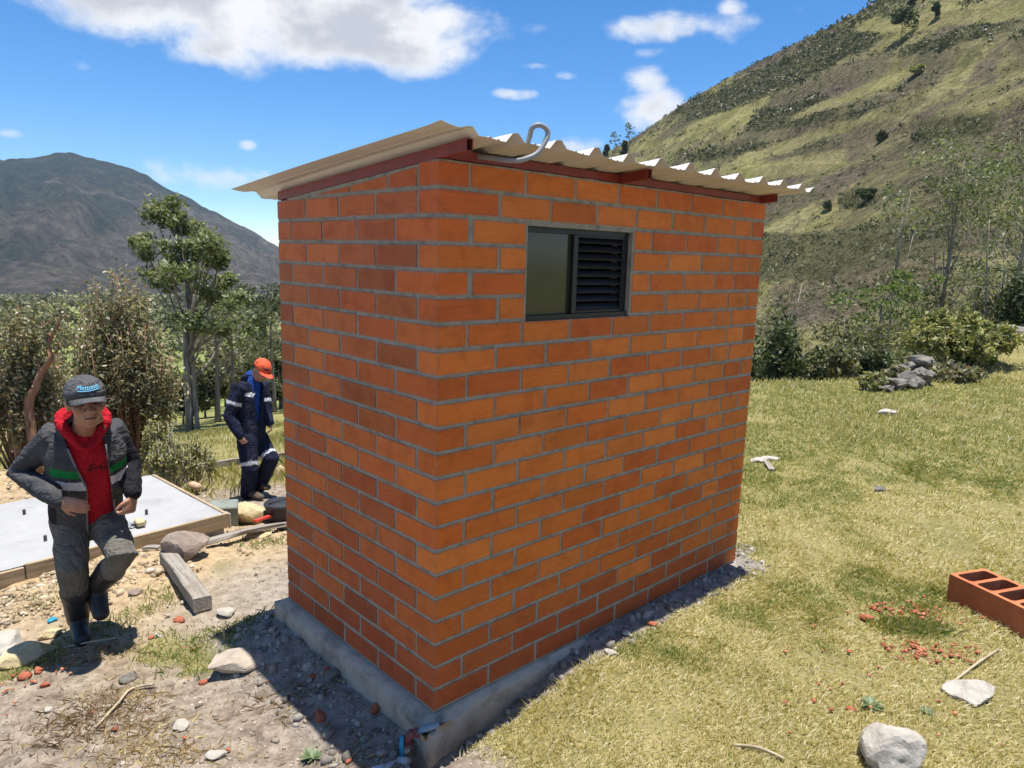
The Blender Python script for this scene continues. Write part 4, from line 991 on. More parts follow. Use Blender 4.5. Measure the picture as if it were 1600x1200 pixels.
g, s, r_ = ground_masks(x, y); sx = x * UR[0] + y * UR[1]; tx = x * UL[0] + y * UL[1]
dd = np.maximum(np.maximum(-tx, tx - 1.31), np.maximum(-sx, sx - 2.37)); keep = (dd > .08) & (rng.uniform(0, 1, n) > g * .95)
x, y = x[keep], y[keep]; sz = .0028 + .0032 * rng.exponential(1, len(x)); sz = np.minimum(sz, .028)
scatter_stones('gravel', np.stack([x, y, gz(x, y)], -1), sz, mg)
ms = mat_tint('sandy_gravel', [(0, (.26, .19, .115)), (.5, (.40, .31, .20)), (.85, (.50, .41, .28)), (1, (.58, .51, .40))])
n = 9000; x = np.concatenate([rng.normal(-5.8, 1.5, n // 2), rng.normal(-2.75, .55, n // 2)]); y = np.concatenate([rng.normal(5.0, .8, n // 2), rng.normal(1.9, .40, n // 2)])
y = y + np.concatenate([np.zeros(n // 2), (x[n // 2:] + 2.75) * .9])
dl = np.stack([x, y], -1) - sR[:2]; ins = ((dl @ e1[:2]) > -.05) & ((dl @ e1[:2]) < 2.75) & ((dl @ e2[:2]) > -.06) & ((dl @ e2[:2]) < 1.6); x, y = x[~ins], y[~ins]
sz = np.minimum(.005 + .009 * rng.exponential(1, len(x)), .045)
scatter_stones('sandy_gravel', np.stack([x, y, gz(x, y)], -1), sz, ms)
mr = mat_tint('concrete_rubble', [(0, (.14, .125, .105)), (.5, (.29, .26, .22)), (1, (.45, .41, .36))])
n = 6500; sx = rng.uniform(-.42, 2.75, n); tx = rng.uniform(-.27, 1.75, n); dd = np.maximum(np.maximum(-tx, tx - 1.31), np.maximum(-sx, sx - 2.37))
keep = (dd > .03) & (dd < np.where(tx < 0, .17, .38)); keep &= ~((sx > -.05) & (tx > 1.3)); keep &= rng.uniform(0, 1, n) < np.where(dd < .2, 1, .5)
sx, tx = sx[keep], tx[keep]; x = sx * UR[0] + tx * UL[0]; y = sx * UR[1] + tx * UL[1]
sz = np.minimum(.005 + .008 * rng.exponential(1, len(x)), .045)
scatter_stones('rubble', np.stack([x, y, gz(x, y)], -1), sz, mr, .8)
mc = mat_tint('red_chips', [(0, (.30, .085, .045)), (.5, (.44, .14, .075)), (1, (.52, .23, .14))])
c0, c1 = on(1430, 960), on(1455, 1020); n1 = 240
P1 = np.concatenate([np.stack([rng.normal(c0[0], .16, n1 // 2), rng.normal(c0[1], .07, n1 // 2)], -1), np.stack([rng.normal(c1[0], .12, n1 // 2), rng.normal(c1[1], .055, n1 // 2)], -1)])
c2 = on(50, 1062); c3 = on(380, 800); P1 = np.concatenate([P1, np.stack([rng.normal(c2[0], .12, 50), rng.normal(c2[1], .12, 50)], -1), np.stack([rng.normal(-1.0, .6, 40), rng.normal(.3, .5, 40)], -1), np.stack([rng.normal(2.0, .4, 30), rng.normal(.4, .4, 30)], -1)])
scatter_stones('brick_chips', np.stack([P1[:, 0], P1[:, 1], gz(P1[:, 0], P1[:, 1]) + .012], -1), rng.uniform(.006, .021, len(P1)), mc, .5)
# ================================================================== vegetation
def leaf_mesh(name, C, size, rg, aspect=.4, upbias=0.0, tint=None):
    """many single leaves: a folded diamond each (2 triangles)"""
    n = len(C); a = rg.normal(size=(n, 3)); a[:, 2] += upbias; a /= np.linalg.norm(a, axis=1)[:, None]
    b = rg.normal(size=(n, 3)); b -= a * (a * b).sum(1)[:, None]; b /= np.linalg.norm(b, axis=1)[:, None]
    s = np.asarray(size).reshape(-1, 1) * np.ones((n, 1))
    V = np.stack([C - a * s, C + b * s * aspect, C + a * s, C - b * s * aspect], 1).reshape(-1, 3)
    F = np.arange(n * 4).reshape(n, 4); tn = rg.uniform(0, 1, n) if tint is None else tint
    return mesh_np(name, V, F, False, {'tint': np.repeat(tn, 4)})
def limb_tube(b, P, r0, r1, n=6):
    k = len(P); b.tube(P, [r0 + (r1 - r0) * (i / (k - 1)) ** .8 for i in range(k)], n)
def bark(name, c, c2): 
    m, t = new_mat(name); co = t.node('ShaderNodeTexCoord').outputs['Object']
    n = t.noise(t.vm('MULTIPLY', co, (9, 9, 1.6)), 1.0, 6.0, .65, .6); t.l.new(t.ramp(n, [(.32, c2), (.5, c), (.72, tuple(min(1, v * 1.5) for v in c))]), t.b.inputs['Base Color'])
    t.b.inputs['Roughness'].default_value = .9; t.b.inputs['Specular IOR Level'].default_value = .15; t.l.new(t.bump(n, .6, .02), t.b.inputs['Normal']); return m
M['bark_grey'] = bark('grey_bark', (.21, .18, .15), (.09, .075, .06)); M['bark_red'] = bark('peeling_red_bark', (.24, .13, .08), (.10, .055, .035)); M['bark_pale'] = bark('pale_bark', (.33, .29, .24), (.14, .12, .10))
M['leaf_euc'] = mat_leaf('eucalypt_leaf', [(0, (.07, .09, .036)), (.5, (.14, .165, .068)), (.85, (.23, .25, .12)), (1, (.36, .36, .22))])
M['leaf_bush'] = mat_leaf('bush_leaf', [(0, (.08, .084, .042)), (.4, (.175, .178, .09)), (.72, (.30, .285, .165)), (.88, (.32, .19, .11)), (1, (.62, .57, .44))])
M['leaf_dark'] = mat_leaf('dark_leaf', [(0, (.024, .036, .014)), (.6, (.052, .072, .028)), (1, (.115, .135, .055))])
M['leaf_yel'] = mat_leaf('yellow_green_leaf', [(0, (.10, .12, .035)), (.5, (.23, .24, .08)), (.85, (.40, .36, .15)), (1, (.48, .40, .22))])
M['leaf_green'] = mat_leaf('green_leaf', [(0, (.05, .085, .022)), (.6, (.12, .17, .045)), (1, (.22, .26, .08))])
M['leaf_olive'] = mat_leaf('olive_leaf', [(0, (.065, .072, .032)), (.6, (.15, .148, .07)), (1, (.27, .25, .14))])
M['leaf_scrub'] = mat_leaf('hill_scrub_leaf', [(0, (.042, .05, .024)), (.45, (.088, .094, .044)), (.75, (.15, .148, .072)), (.92, (.19, .155, .10)), (1, (.28, .27, .13))], .15)

def umbrella_tree(P, H, label, seed, trunk_r=.1, first=.35, spread=.28, clumps=16, leaves=260, leaf=.11, clump_r=.55, mat='leaf_euc', bmat='bark_grey', lean=(0, 0), cat='tree', flat=.5, group=None, shape='round', bare=0, bend=.03):
    """slender tree: tapered trunk, rising limbs, separate leaf clumps at their ends"""
    rg = np.random.default_rng(seed); o = empty('tree', P); tag(o, label, cat, group)
    b = MB(); k = 9; T = []
    for i in range(k):
        f = i / (k - 1); T.append(np.array([lean[0] * f * H + bend * H * math.sin(f * 4 + seed) * f, lean[1] * f * H + bend * .7 * H * math.cos(f * 5 + seed) * f, H * .97 * f - .15 * (i == 0)]))
    limb_tube(b, T, trunk_r, trunk_r * .16, 8)
    C = []; 
    def at(f): 
        q = f * (k - 1); i = min(int(q), k - 2); return T[i] + (T[i + 1] - T[i]) * (q - i)
    for j in range(clumps + bare):
        f = first + (1 - first) * ((j + .5) / clumps) ** .85 if j < clumps else rg.uniform(first * .5, .75)
        f = min(f, .98)
        a = j * 2.4 + rg.uniform(-.5, .5); w = spread * H * (math.sin((f - first * .7) / (1.02 - first * .7) * PI) ** .6 if shape == 'round' else (1.05 - f) * 1.3) * rg.uniform(.55, 1.1)
        s = at(max(f - rg.uniform(.10, .22), .08)); e = at(f) + np.array([math.cos(a) * w, math.sin(a) * w, rg.uniform(-.02, .06) * H])
        mid = (s + e) / 2 + np.array([math.cos(a), math.sin(a), -.3]) * w * .15
        limb_tube(b, [s, mid, e], trunk_r * .30 * (1.1 - f) + .008, .006, 5)
        nsub = 3
        for q in range(nsub):
            e2_ = e + rg.normal(size=3) * clump_r * np.array([.8, .8, .5]); limb_tube(b, [mid * .4 + e * .6, (e + e2_) / 2 + rg.normal(size=3) * .05, e2_], .010, .004, 4)
            if j < clumps:
                m_ = max(6, int(leaves / nsub)); d = rg.normal(size=(m_, 3)); d /= np.linalg.norm(d, axis=1)[:, None]; d *= (rg.uniform(.25, 1, m_) ** .5)[:, None] * clump_r * rg.uniform(.55, .95)
                d[:, 2] *= flat; C.append(e2_ + d)
    bo = b.build('trunk', M[bmat], o, True)
    C = np.concatenate(C); link('crown', leaf_mesh('crown', C, leaf * rg.uniform(.6, 1.2, len(C)), rg, .35), M[mat], o); return o
def bush(P, w, h, label, seed, stems=26, leaves=9000, leaf=.035, mat='leaf_bush', bmat='bark_red', cat='shrub', group=None, name='shrub', upright=.75, depth=.8, core=.35):
    """shrub of many rising stems with small leaves along them"""
    rg = np.random.default_rng(seed); o = empty(name, P); tag(o, label, cat, group); b = MB(); C = []
    per = leaves // stems
    for j in range(stems):
        a = rg.uniform(0, 2 * PI); q = math.sqrt(rg.uniform(0, 1)); top = np.array([math.cos(a) * q * w / 2, math.sin(a) * q * w / 2 * depth, h * (1 - .42 * q ** 2) * rg.uniform(.72, 1.04)])
        base = np.array([top[0] * (1 - upright), top[1] * (1 - upright), -.05]); mid = base * .45 + top * .55 + np.array([top[0], top[1], 0]) * .18
        limb_tube(b, [base, (base + mid) / 2 + rg.normal(size=3) * .04, mid, top], .018 * h / 2.5 + .006, .004, 5)
        ends = []
        for s_ in range(6):
            f = 1 - .68 * rg.uniform(0, 1) ** 1.4; st = mid + (top - mid) * (f - .4) if f > .4 else base + (mid - base) * f / .4
            e = st + rg.normal(size=3) * np.array([w, w * depth, h * .6]) * .085 + np.array([0, 0, .05 * h]); limb_tube(b, [st, (st + e) / 2 + rg.normal(size=3) * .02, e], .007, .003, 4); ends.append((st, e))
        for (st, e) in ends + [(mid, top)] * 6:
            m_ = per // 12; f = rg.uniform(.1, 1.01, m_)[:, None]; C.append(st + (e - st) * f + rg.normal(size=(m_, 3)) * .034 * (w + h) / 2)
    C = np.concatenate(C); C = C[C[:, 2] > .02]
    b.build('stems', M[bmat], o, True)
    link('crown', leaf_mesh('crown', C, leaf * rg.uniform(.6, 1.25, len(C)), rg, .45), M[mat], o); return o
def leafy_blob_tree(P, w, h, label, seed, leaves=2600, leaf=.2, mat='leaf_dark', cat='tree', group=None, shape='round', trunk_r=.12, lumps=9):
    """far, full tree: crown of several leafy lumps with gaps, on a trunk with limbs"""
    rg = np.random.default_rng(seed); o = empty('tree', P); tag(o, label, cat, group); b = MB()
    limb_tube(b, [(0, 0, -.3), (.03 * w, 0, h * .35), (0, .02 * w, h * .85)], trunk_r, trunk_r * .2, 7); C = []
    for j in range(lumps):
        f = rg.uniform(.28, .92); a = rg.uniform(0, 2 * PI)
        R_ = (w / 2) * ((1.02 - f) * 1.25 if shape == 'cone' else math.sin(min(f, .97) * PI * .95) ** .5)
        c = np.array([math.cos(a) * R_ * .62, math.sin(a) * R_ * .62, f * h]); limb_tube(b, [(0, 0, max(f - .2, .1) * h), c * .6 + np.array([0, 0, .38 * f * h]), c], trunk_r * .35, .01, 4)
        r = np.array([w * .27, w * .27, h * (.13 if shape == 'cone' else .17)]) * rg.uniform(.75, 1.2)
        m_ = leaves // lumps; d = rg.normal(size=(m_, 3)); d /= np.linalg.norm(d, axis=1)[:, None]; d *= (rg.uniform(.3, 1.08, m_) ** .6)[:, None]; C.append(c + d * r)
    b.build('trunk', M['bark_grey'], o, True); C = np.concatenate(C)
    link('crown', leaf_mesh('crown', C, leaf * rg.uniform(.6, 1.25, len(C)), rg, .5), M[mat], o); return o
def size_at(P, px): return px * depth_of(P) / CAM_F     # photo pixels to metres at that place
def standing(px, py, dist):
    """a point of the terrain under direction px at that distance"""
    d = ray(px, py); d = d / np.hypot(d[0], d[1]); x, y = CAM_P[0] + d[0] * dist, CAM_P[1] + d[1] * dist; return np.array([x, y, gzf(x, y)])
def top_h(P, py_top, px):
    d = ray(px, py_top); t = ((P[:2] - CAM_P[:2]) @ d[:2]) / (d[:2] @ d[:2]); return CAM_P[2] + d[2] * t - P[2]
# --- left: brown-green shrubs
def place_bush(px, ytop, dist, wpx, label, seed, **k):
    P = standing(px, 600, dist); return bush(P, size_at(P, wpx), max(.4, top_h(P, ytop, px)), label, seed, **k)
place_bush(195, 408, 11.2, 155, 'tall dense brown green shrub behind the man in the grey cap', 1, stems=70, leaves=21000, leaf=.033)
place_bush(140, 500, 11.8, 80, 'smaller brown shrub at the left foot of the tall dense shrub', 2, stems=22, leaves=9000, leaf=.033)
place_bush(28, 470, 10.2, 120, 'leafy brown shrub at the left edge with reddish stems', 3, stems=40, leaves=9500, leaf=.034)
place_bush(90, 520, 11.0, 75, 'thin twiggy shrub between the two big brown shrubs', 6, stems=18, leaves=4500, leaf=.032)
place_bush(-60, 490, 11.5, 140, 'grey green shrub cut off by the left edge of the photo', 4, stems=26, leaves=9000, leaf=.036)
place_bush(236, 628, 9.2, 34, 'fresh green weed bush beside the tall dense shrub', 5, stems=20, leaves=2600, leaf=.026, mat='leaf_yel', bmat='bark_pale')
place_bush(258, 655, 8.6, 62, 'low yellow green shrub growing in the dry weeds', 7, stems=30, leaves=2400, leaf=.022, mat='leaf_yel', bmat='bark_pale')
place_bush(300, 668, 9.2, 54, 'low wispy shrub right of the yellow green shrub', 8, stems=24, leaves=1800, leaf=.022, mat='leaf_yel', bmat='bark_pale')
def peeling_trunk():
    P = standing(52, 640, 9.6); o = empty('tree', P); tag(o, 'twisted tree with peeling orange bark at the left edge', 'tree'); b = MB(); dp = depth_of(P)
    pts = [D(38, 665, dp) , D(45, 640, dp), D(56, 605, dp), D(62, 588, dp), D(72, 572, dp), D(80, 560, dp - .1), D(74, 540, dp), D(78, 520, dp + .1)]; pts[0] = P + np.array([0, 0, -.1])
    limb_tube(b, [np.array(p) - P for p in smooth_path(pts, 3)], .06, .018, 8)
    for (q, e) in [(4, (100, 530)), (3, (45, 540)), (5, (60, 500)), (6, (95, 490))]: s_ = np.array(pts[q]) - P; ee = D(*e, dp + random.uniform(-.3, .3)) - P; limb_tube(b, [s_, (s_ + ee) / 2 + np.array([.05, 0, .05]), ee], .022, .006, 5)
    pts2 = [P + np.array([-.25, .1, -.1]), D(12, 620, dp + .1), D(22, 560, dp + .1), D(15, 505, dp)]
    limb_tube(b, [np.array(p) - P for p in smooth_path(pts2, 3)], .05, .012, 7)
    b.build('trunk', M['bark_red'], o, True); rg = np.random.default_rng(77); C = np.concatenate([D(*e, dp) - P + rg.normal(size=(260, 3)) * .12 for e in [(100, 530), (45, 540), (60, 500), (95, 490), (15, 505), (30, 520)]])
    link('crown', leaf_mesh('crown', C, .03 * rg.uniform(.6, 1.2, len(C)), rg, .45), M['leaf_bush'], o)
peeling_trunk()
# --- left: trees beyond
def place_tree(px, ytop, dist, label, seed, **k):
    P = standing(px, 600, dist); H = top_h(P, ytop, px); return umbrella_tree(P, H, label, seed, **k)
def big_tree():
    P = standing(293, 606, 21.0); dp = depth_of(P); rg = np.random.default_rng(21); o = empty('tree', P); tag(o, 'tall grey trunked tree with separate rounded leaf clumps', 'tree'); b = MB()
    L = lambda px, py, dd=0.0: D(px, py, dp + dd) - P
    base = np.array([0, 0, -.2])
    stems = [([base, L(292, 560), L(291, 500), L(293, 440, .2), L(280, 385, .2), L(268, 340)], 0.12, .035), ([base + np.array([.22, 0, 0]), L(301, 560), L(300, 500, -.3), L(310, 440, -.3), L(318, 390, -.3)], .075, .025)]
    for p, r0, r1 in stems: limb_tube(b, smooth_path(p, 3), r0, r1, 8)
    cl = [(262, 322, 42, 20), (245, 335, 30, 20), (282, 345, 30, 16), (300, 352, 32, 18), (335, 382, 38, 26), (318, 370, 30, 20), (298, 380, 30, 18), (228, 385, 34, 20), (222, 372, 20, 12), (345, 400, 22, 20), (310, 398, 28, 16), (270, 425, 45, 16), (300, 420, 40, 16), (345, 435, 34, 18), (330, 460, 28, 14), (366, 462, 24, 12), (262, 440, 26, 12), (320, 500, 38, 14), (300, 490, 24, 10), (348, 512, 26, 10)]
    C = []; T = []
    for i, (px, py, w, h) in enumerate(cl):
        dd = rg.uniform(-1.2, 1.2); e = L(px, py + h * .3, dd); s0 = L(294 + (px - 294) * .18, py + 65 + abs(px - 294) * .25); limb_tube(b, smooth_path([s0, s0 * .5 + e * .5 + np.array([.08 * (px - 294) / 50, 0, -.12]), e], 3), .05, .012, 5)
        for q in range(5):
            f = e + rg.normal(size=3) * size_at(P, w) * .35 * np.array([1, 1, .5]); limb_tube(b, [e * .8 + s0 * .2, (e + f) / 2, f], .016, .006, 4)
            m_ = 135; d = rg.normal(size=(m_, 3)) * .48; C.append(f + d * np.array([size_at(P, w) * .42, size_at(P, w) * .42, size_at(P, h) * .62])); T.append(np.clip(.45 + d[:, 2] * .4 + rg.normal(size=m_) * .2, 0, 1))  # tint lightens towards each clump's top, painting in light from above
    for i in range(16):
        s0 = L(294 + rg.uniform(-6, 8), rg.uniform(500, 590)); e = s0 + np.array([rg.uniform(-1.3, 1.5), rg.uniform(-1, 1), rg.uniform(.8, 1.8)]); limb_tube(b, [s0, (s0 + e) / 2 + rg.normal(size=3) * .1, e], .03, .006, 4)
    b.build('trunk', M['bark_grey'], o, True); C = np.concatenate(C)
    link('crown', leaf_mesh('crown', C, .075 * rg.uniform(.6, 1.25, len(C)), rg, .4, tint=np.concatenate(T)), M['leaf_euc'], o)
big_tree()
place_tree(338, 455, 24, 'thin dark trunked tree right of the tall clumped tree', 31, trunk_r=.11, first=.55, clumps=10, leaves=110, leaf=.09, clump_r=.5, spread=.22, bare=8)
place_tree(360, 450, 25, 'thin curved tree behind the shoulder of the man in navy', 32, trunk_r=.10, first=.6, clumps=8, leaves=90, leaf=.09, clump_r=.45, spread=.2, lean=(.04, 0), bare=8)
place_tree(402, 470, 30, 'airy grey tree with bare twigs beside the shed', 33, trunk_r=.11, first=.35, clumps=14, leaves=60, leaf=.10, clump_r=.8, spread=.3, mat='leaf_olive', bmat='bark_pale', bare=14)
place_tree(428, 452, 26, 'dark green tree half hidden by the shed corner', 34, trunk_r=.09, first=.6, clumps=8, leaves=160, leaf=.10, clump_r=.5, spread=.2, mat='leaf_dark')
place_tree(375, 490, 32, 'grey leafless looking tree above the orange cap', 35, trunk_r=.09, first=.3, clumps=12, leaves=45, leaf=.10, clump_r=.8, spread=.3, mat='leaf_olive', bmat='bark_pale', bare=12)
place_tree(98, 530, 30, 'thin leafless tree between the left shrubs', 36, trunk_r=.08, first=.5, clumps=6, leaves=30, leaf=.09, clump_r=.6, spread=.2, mat='leaf_olive', bare=12)
place_tree(440, 520, 28, 'small bushy tree against the shed edge', 37, trunk_r=.08, first=.3, clumps=10, leaves=160, leaf=.09, clump_r=.6, spread=.3, mat='leaf_olive')
rg_ = np.random.default_rng(5)
labs = ['rounded olive shrub on the slope behind the first fence post', 'dark olive shrub at the foot of the tall clumped tree', 'grey green shrub under the thin dark trunked tree', 'small pale shrub beside the thin curved tree', 'yellowish shrub on the slope behind the orange cap', 'dark shrub beside the shed edge on the slope', 'olive shrub left of the man in navy on the far slope', 'low green shrub further down the far slope']
for k, (px, dist, wpx, yt, mt) in enumerate([(318, 27, 40, 560, 'leaf_olive'), (283, 24, 46, 572, 'leaf_dark'), (335, 27, 44, 566, 'leaf_olive'), (365, 28, 44, 562, 'leaf_olive'), (405, 32, 54, 545, 'leaf_yel'), (436, 28, 36, 552, 'leaf_dark'), (350, 34, 50, 548, 'leaf_olive'), (385, 30, 40, 562, 'leaf_green')]):
    P = standing(px, 600, dist); leafy_blob_tree(P, size_at(P, wpx), max(.8, top_h(P, yt, px)), labs[k], 60 + k, leaves=1500, leaf=.10, mat=mt, cat='shrub', trunk_r=.05)
# fence posts on the left meadow
plabs = ['grey wooden fence post nearest the big shrub', 'short fence post below the tall clumped tree', 'fence post left of the man in navy', 'thin fence post behind the shoulder of the man in navy', 'far fence post to the right of the orange cap']
for k, (px, py, hpx, wpx) in enumerate([(320, 640, 24, 4.5), (303, 616, 16, 3.5), (332, 611, 14, 3), (349, 622, 16, 4), (436, 594, 14, 3)]):
    P = G(px, py); h = size_at(P, hpx); w = size_at(P, wpx) / 2; b = MB(); b.tube([(0, 0, -.2), (.01, 0, h * .5), (.02, .01, h)], [w, w * .95, w * .8], 8); o = b.build('fence_post', M['wood_old'], None, True); o.location = P; tag(o, plabs[k], 'fence post', 'fence posts on the left slope')
# --- right: ravine trees and slender eucalypts in front of the hill
def rstand(px, dist, dz=None):
    d = ray(px, 520); d = d / np.hypot(d[0], d[1]); x, y = CAM_P[0] + d[0] * dist, CAM_P[1] + d[1] * dist
    az = math.atan2(d[0], d[1]); zh = float(hill_z(np.array([az]), np.array([float(dist)]))[0]) if dist > float(hill_rb(np.array([az]))[0]) else -1e9
    return np.array([x, y, max(gzf(x, y), zh)])
def rtree(px, ytop, dist, label, seed, **k):
    P = rstand(px, dist); return umbrella_tree(P, top_h(P, ytop, px), label, seed, **k)
rtree(1468, 225, 30, 'tall slender bare poled tree rising in front of the hillside', 41, trunk_r=.15, first=.76, clumps=16, leaves=130, leaf=.09, clump_r=.75, spread=.075, bmat='bark_grey', bare=8, bend=.005)
rtree(1398, 285, 32, 'very thin pale leaning tree left of the tall slender tree', 42, trunk_r=.11, first=.82, clumps=6, leaves=40, leaf=.12, clump_r=.6, spread=.06, bmat='bark_pale', lean=(-.03, 0), bare=6, bend=.006)
rtree(1562, 205, 31, 'broad airy tree with pale limbs at the right edge', 43, trunk_r=.17, first=.5, clumps=32, leaves=125, leaf=.09, clump_r=.8, spread=.15, bmat='bark_pale', bare=14)
rtree(1604, 240, 33, 'tall airy tree cut off by the right edge of the photo', 44, trunk_r=.15, first=.45, clumps=28, leaves=125, leaf=.09, clump_r=.8, spread=.14, bmat='bark_pale', bare=10)
rtree(1540, 330, 30, 'pale twiggy tree below the broad airy tree', 45, trunk_r=.10, first=.4, clumps=14, leaves=50, leaf=.08, clump_r=.7, spread=.2, bmat='bark_pale', mat='leaf_olive', bare=22)
rtree(1252, 430, 36, 'bare pale trunked tree above the dark ravine foliage', 46, trunk_r=.11, first=.5, clumps=10, leaves=70, leaf=.12, clump_r=.8, spread=.16, bmat='bark_pale', mat='leaf_olive', bare=12)
rtree(1375, 430, 28, 'small leafy tree standing behind the rock pile', 47, trunk_r=.08, first=.45, clumps=12, leaves=190, leaf=.10, clump_r=.6, spread=.2, mat='leaf_green', bare=8)
rtree(1345, 500, 27, 'slim olive tree left of the rock pile', 48, trunk_r=.07, first=.35, clumps=12, leaves=150, leaf=.09, clump_r=.5, spread=.2, mat='leaf_olive', bare=8)
rtree(1312, 490, 27, 'small grey barked tree at the middle of the ravine edge', 49, trunk_r=.07, first=.35, clumps=12, leaves=130, leaf=.09, clump_r=.55, spread=.22, mat='leaf_olive', bmat='bark_pale', bare=14)
rtree(1425, 440, 30, 'thin leafy tree behind the yellow green bank shrub', 50, trunk_r=.08, first=.5, clumps=10, leaves=110, leaf=.10, clump_r=.6, spread=.16, mat='leaf_olive', bare=10)
rl = ['dense dark green tree right beside the shed edge', 'dark green tree second from the shed edge in the ravine', 'olive tree crown above the dark ravine trees', 'dark tree at the foot of the pale trunked tree', 'olive bushy tree in the middle of the ravine edge', 'low olive tree left of the slim ravine trees', 'dark bushy tree behind the slim ravine trees', 'small dark tree just left of the rock pile', 'olive tree crown halfway up behind the rock pile', 'grey olive tree beneath the tall slender tree', 'bushy tree at the foot of the broad airy tree', 'dark bushy tree at the right edge behind the bank']
for k, (px, dist, w, yt, mt) in enumerate([(1205, 26, 75, 505, 'leaf_dark'), (1238, 27, 70, 520, 'leaf_dark'), (1215, 34, 80, 470, 'leaf_olive'), (1268, 26, 60, 545, 'leaf_dark'), (1295, 26, 60, 535, 'leaf_olive'), (1325, 25, 54, 545, 'leaf_olive'), (1348, 30, 70, 510, 'leaf_dark'), (1372, 25, 50, 555, 'leaf_dark'), (1385, 36, 80, 470, 'leaf_olive'), (1450, 34, 80, 445, 'leaf_olive'), (1555, 30, 90, 425, 'leaf_olive'), (1596, 29, 80, 420, 'leaf_dark')]):
    P = rstand(px, dist); leafy_blob_tree(P, size_at(P, w), max(1.2, top_h(P, yt, px)), rl[k], 120 + k, leaves=3600, leaf=.105, mat=mt, trunk_r=.09, lumps=14)
def bank_bush(px, py, wpx, hpx, lab, seed, mat, leaves):
    P = G(px, py); bush(P, size_at(P, wpx), size_at(P, hpx), lab, seed, stems=46, leaves=leaves, leaf=.05, mat=mat, bmat='bark_pale', upright=.6, depth=1.0)
bank_bush(1492, 570, 150, 88, 'big yellow green shrub on the bank above the rock pile', 141, 'leaf_yel', 17000)
bank_bush(1428, 568, 60, 60, 'pale green shrub at the left end of the bank', 142, 'leaf_yel', 6000)
bank_bush(1512, 572, 70, 42, 'fresh green low shrub in front of the big bank shrub', 143, 'leaf_green', 5000)
bank_bush(1590, 500, 60, 26, 'low yellowish shrub at the right end of the bank', 144, 'leaf_yel', 4000)
bank_bush(1480, 592, 90, 26, 'dry brown brush under the big bank shrub', 145, 'leaf_bush', 5000)
bank_bush(1400, 602, 52, 30, 'dry tangle of brush growing over the rock pile', 146, 'leaf_bush', 2600)
bank_bush(1362, 610, 40, 30, 'thin green shoots left of the rock pile', 147, 'leaf_yel', 1200)
# --- trees far up on the hill
def hill_pt(px, py):
    d = ray(px, py); dh = math.hypot(d[0], d[1]); az = math.atan2(d[0], d[1]); r = np.linspace(40, 520, 2400)
    z = hill_z(np.full_like(r, az), r); zz = CAM_P[2] + d[2] / dh * r; i = np.argmax(z > zz); return np.array([CAM_P[0] + math.sin(az) * r[i], CAM_P[1] + math.cos(az) * r[i], z[i]])
for k, (px, py, w, h, lab, sh, mt) in enumerate([(1407, 63, 40, 46, 'dark round pine standing alone high on the hillside', 'round', 'leaf_dark'), (1460, 32, 16, 26, 'small dark conifer near the top of the hillside', 'cone', 'leaf_dark'), (1425, 10, 16, 20, 'dark conifer at the top edge of the photo', 'cone', 'leaf_dark'), (1432, 118, 22, 15, 'yellow flowering bush alone on the hillside', 'round', 'leaf_yel'),
        (968, 236, 13, 30, 'dark pointed conifer on the ridge above the roof', 'cone', 'leaf_dark'), (941, 240, 12, 26, 'leftmost dark conifer on the ridge above the roof', 'cone', 'leaf_dark'), (1352, 318, 30, 24, 'dark bush on the middle of the hillside', 'round', 'leaf_dark'), (1292, 330, 12, 15, 'small grey green bush below the dark hillside bush', 'round', 'leaf_olive'), (1377, 222, 15, 18, 'small round bush on the open grassy slope', 'round', 'leaf_olive')]):
    P = hill_pt(px, py) if k not in (4, 5) else hill_pt(px + 6, py + 14)
    leafy_blob_tree(P, size_at(P, w), size_at(P, h), lab, 160 + k, leaves=900, leaf=size_at(P, 2.6), mat=mt, trunk_r=.14, shape=sh, cat='bush' if 'bush' in lab else 'tree')
for k, (px, py, h) in enumerate([(953, 240, 36), (976, 234, 44)]):
    P = hill_pt(px + 6, py + 12); umbrella_tree(P, size_at(P, h + 8), ['thin sparse tree between two ridge conifers', 'tallest thin sparse tree on the ridge above the roof'][k], 170 + k, trunk_r=.16, first=.5, clumps=8, leaves=40, leaf=.5, clump_r=.9, spread=.11)
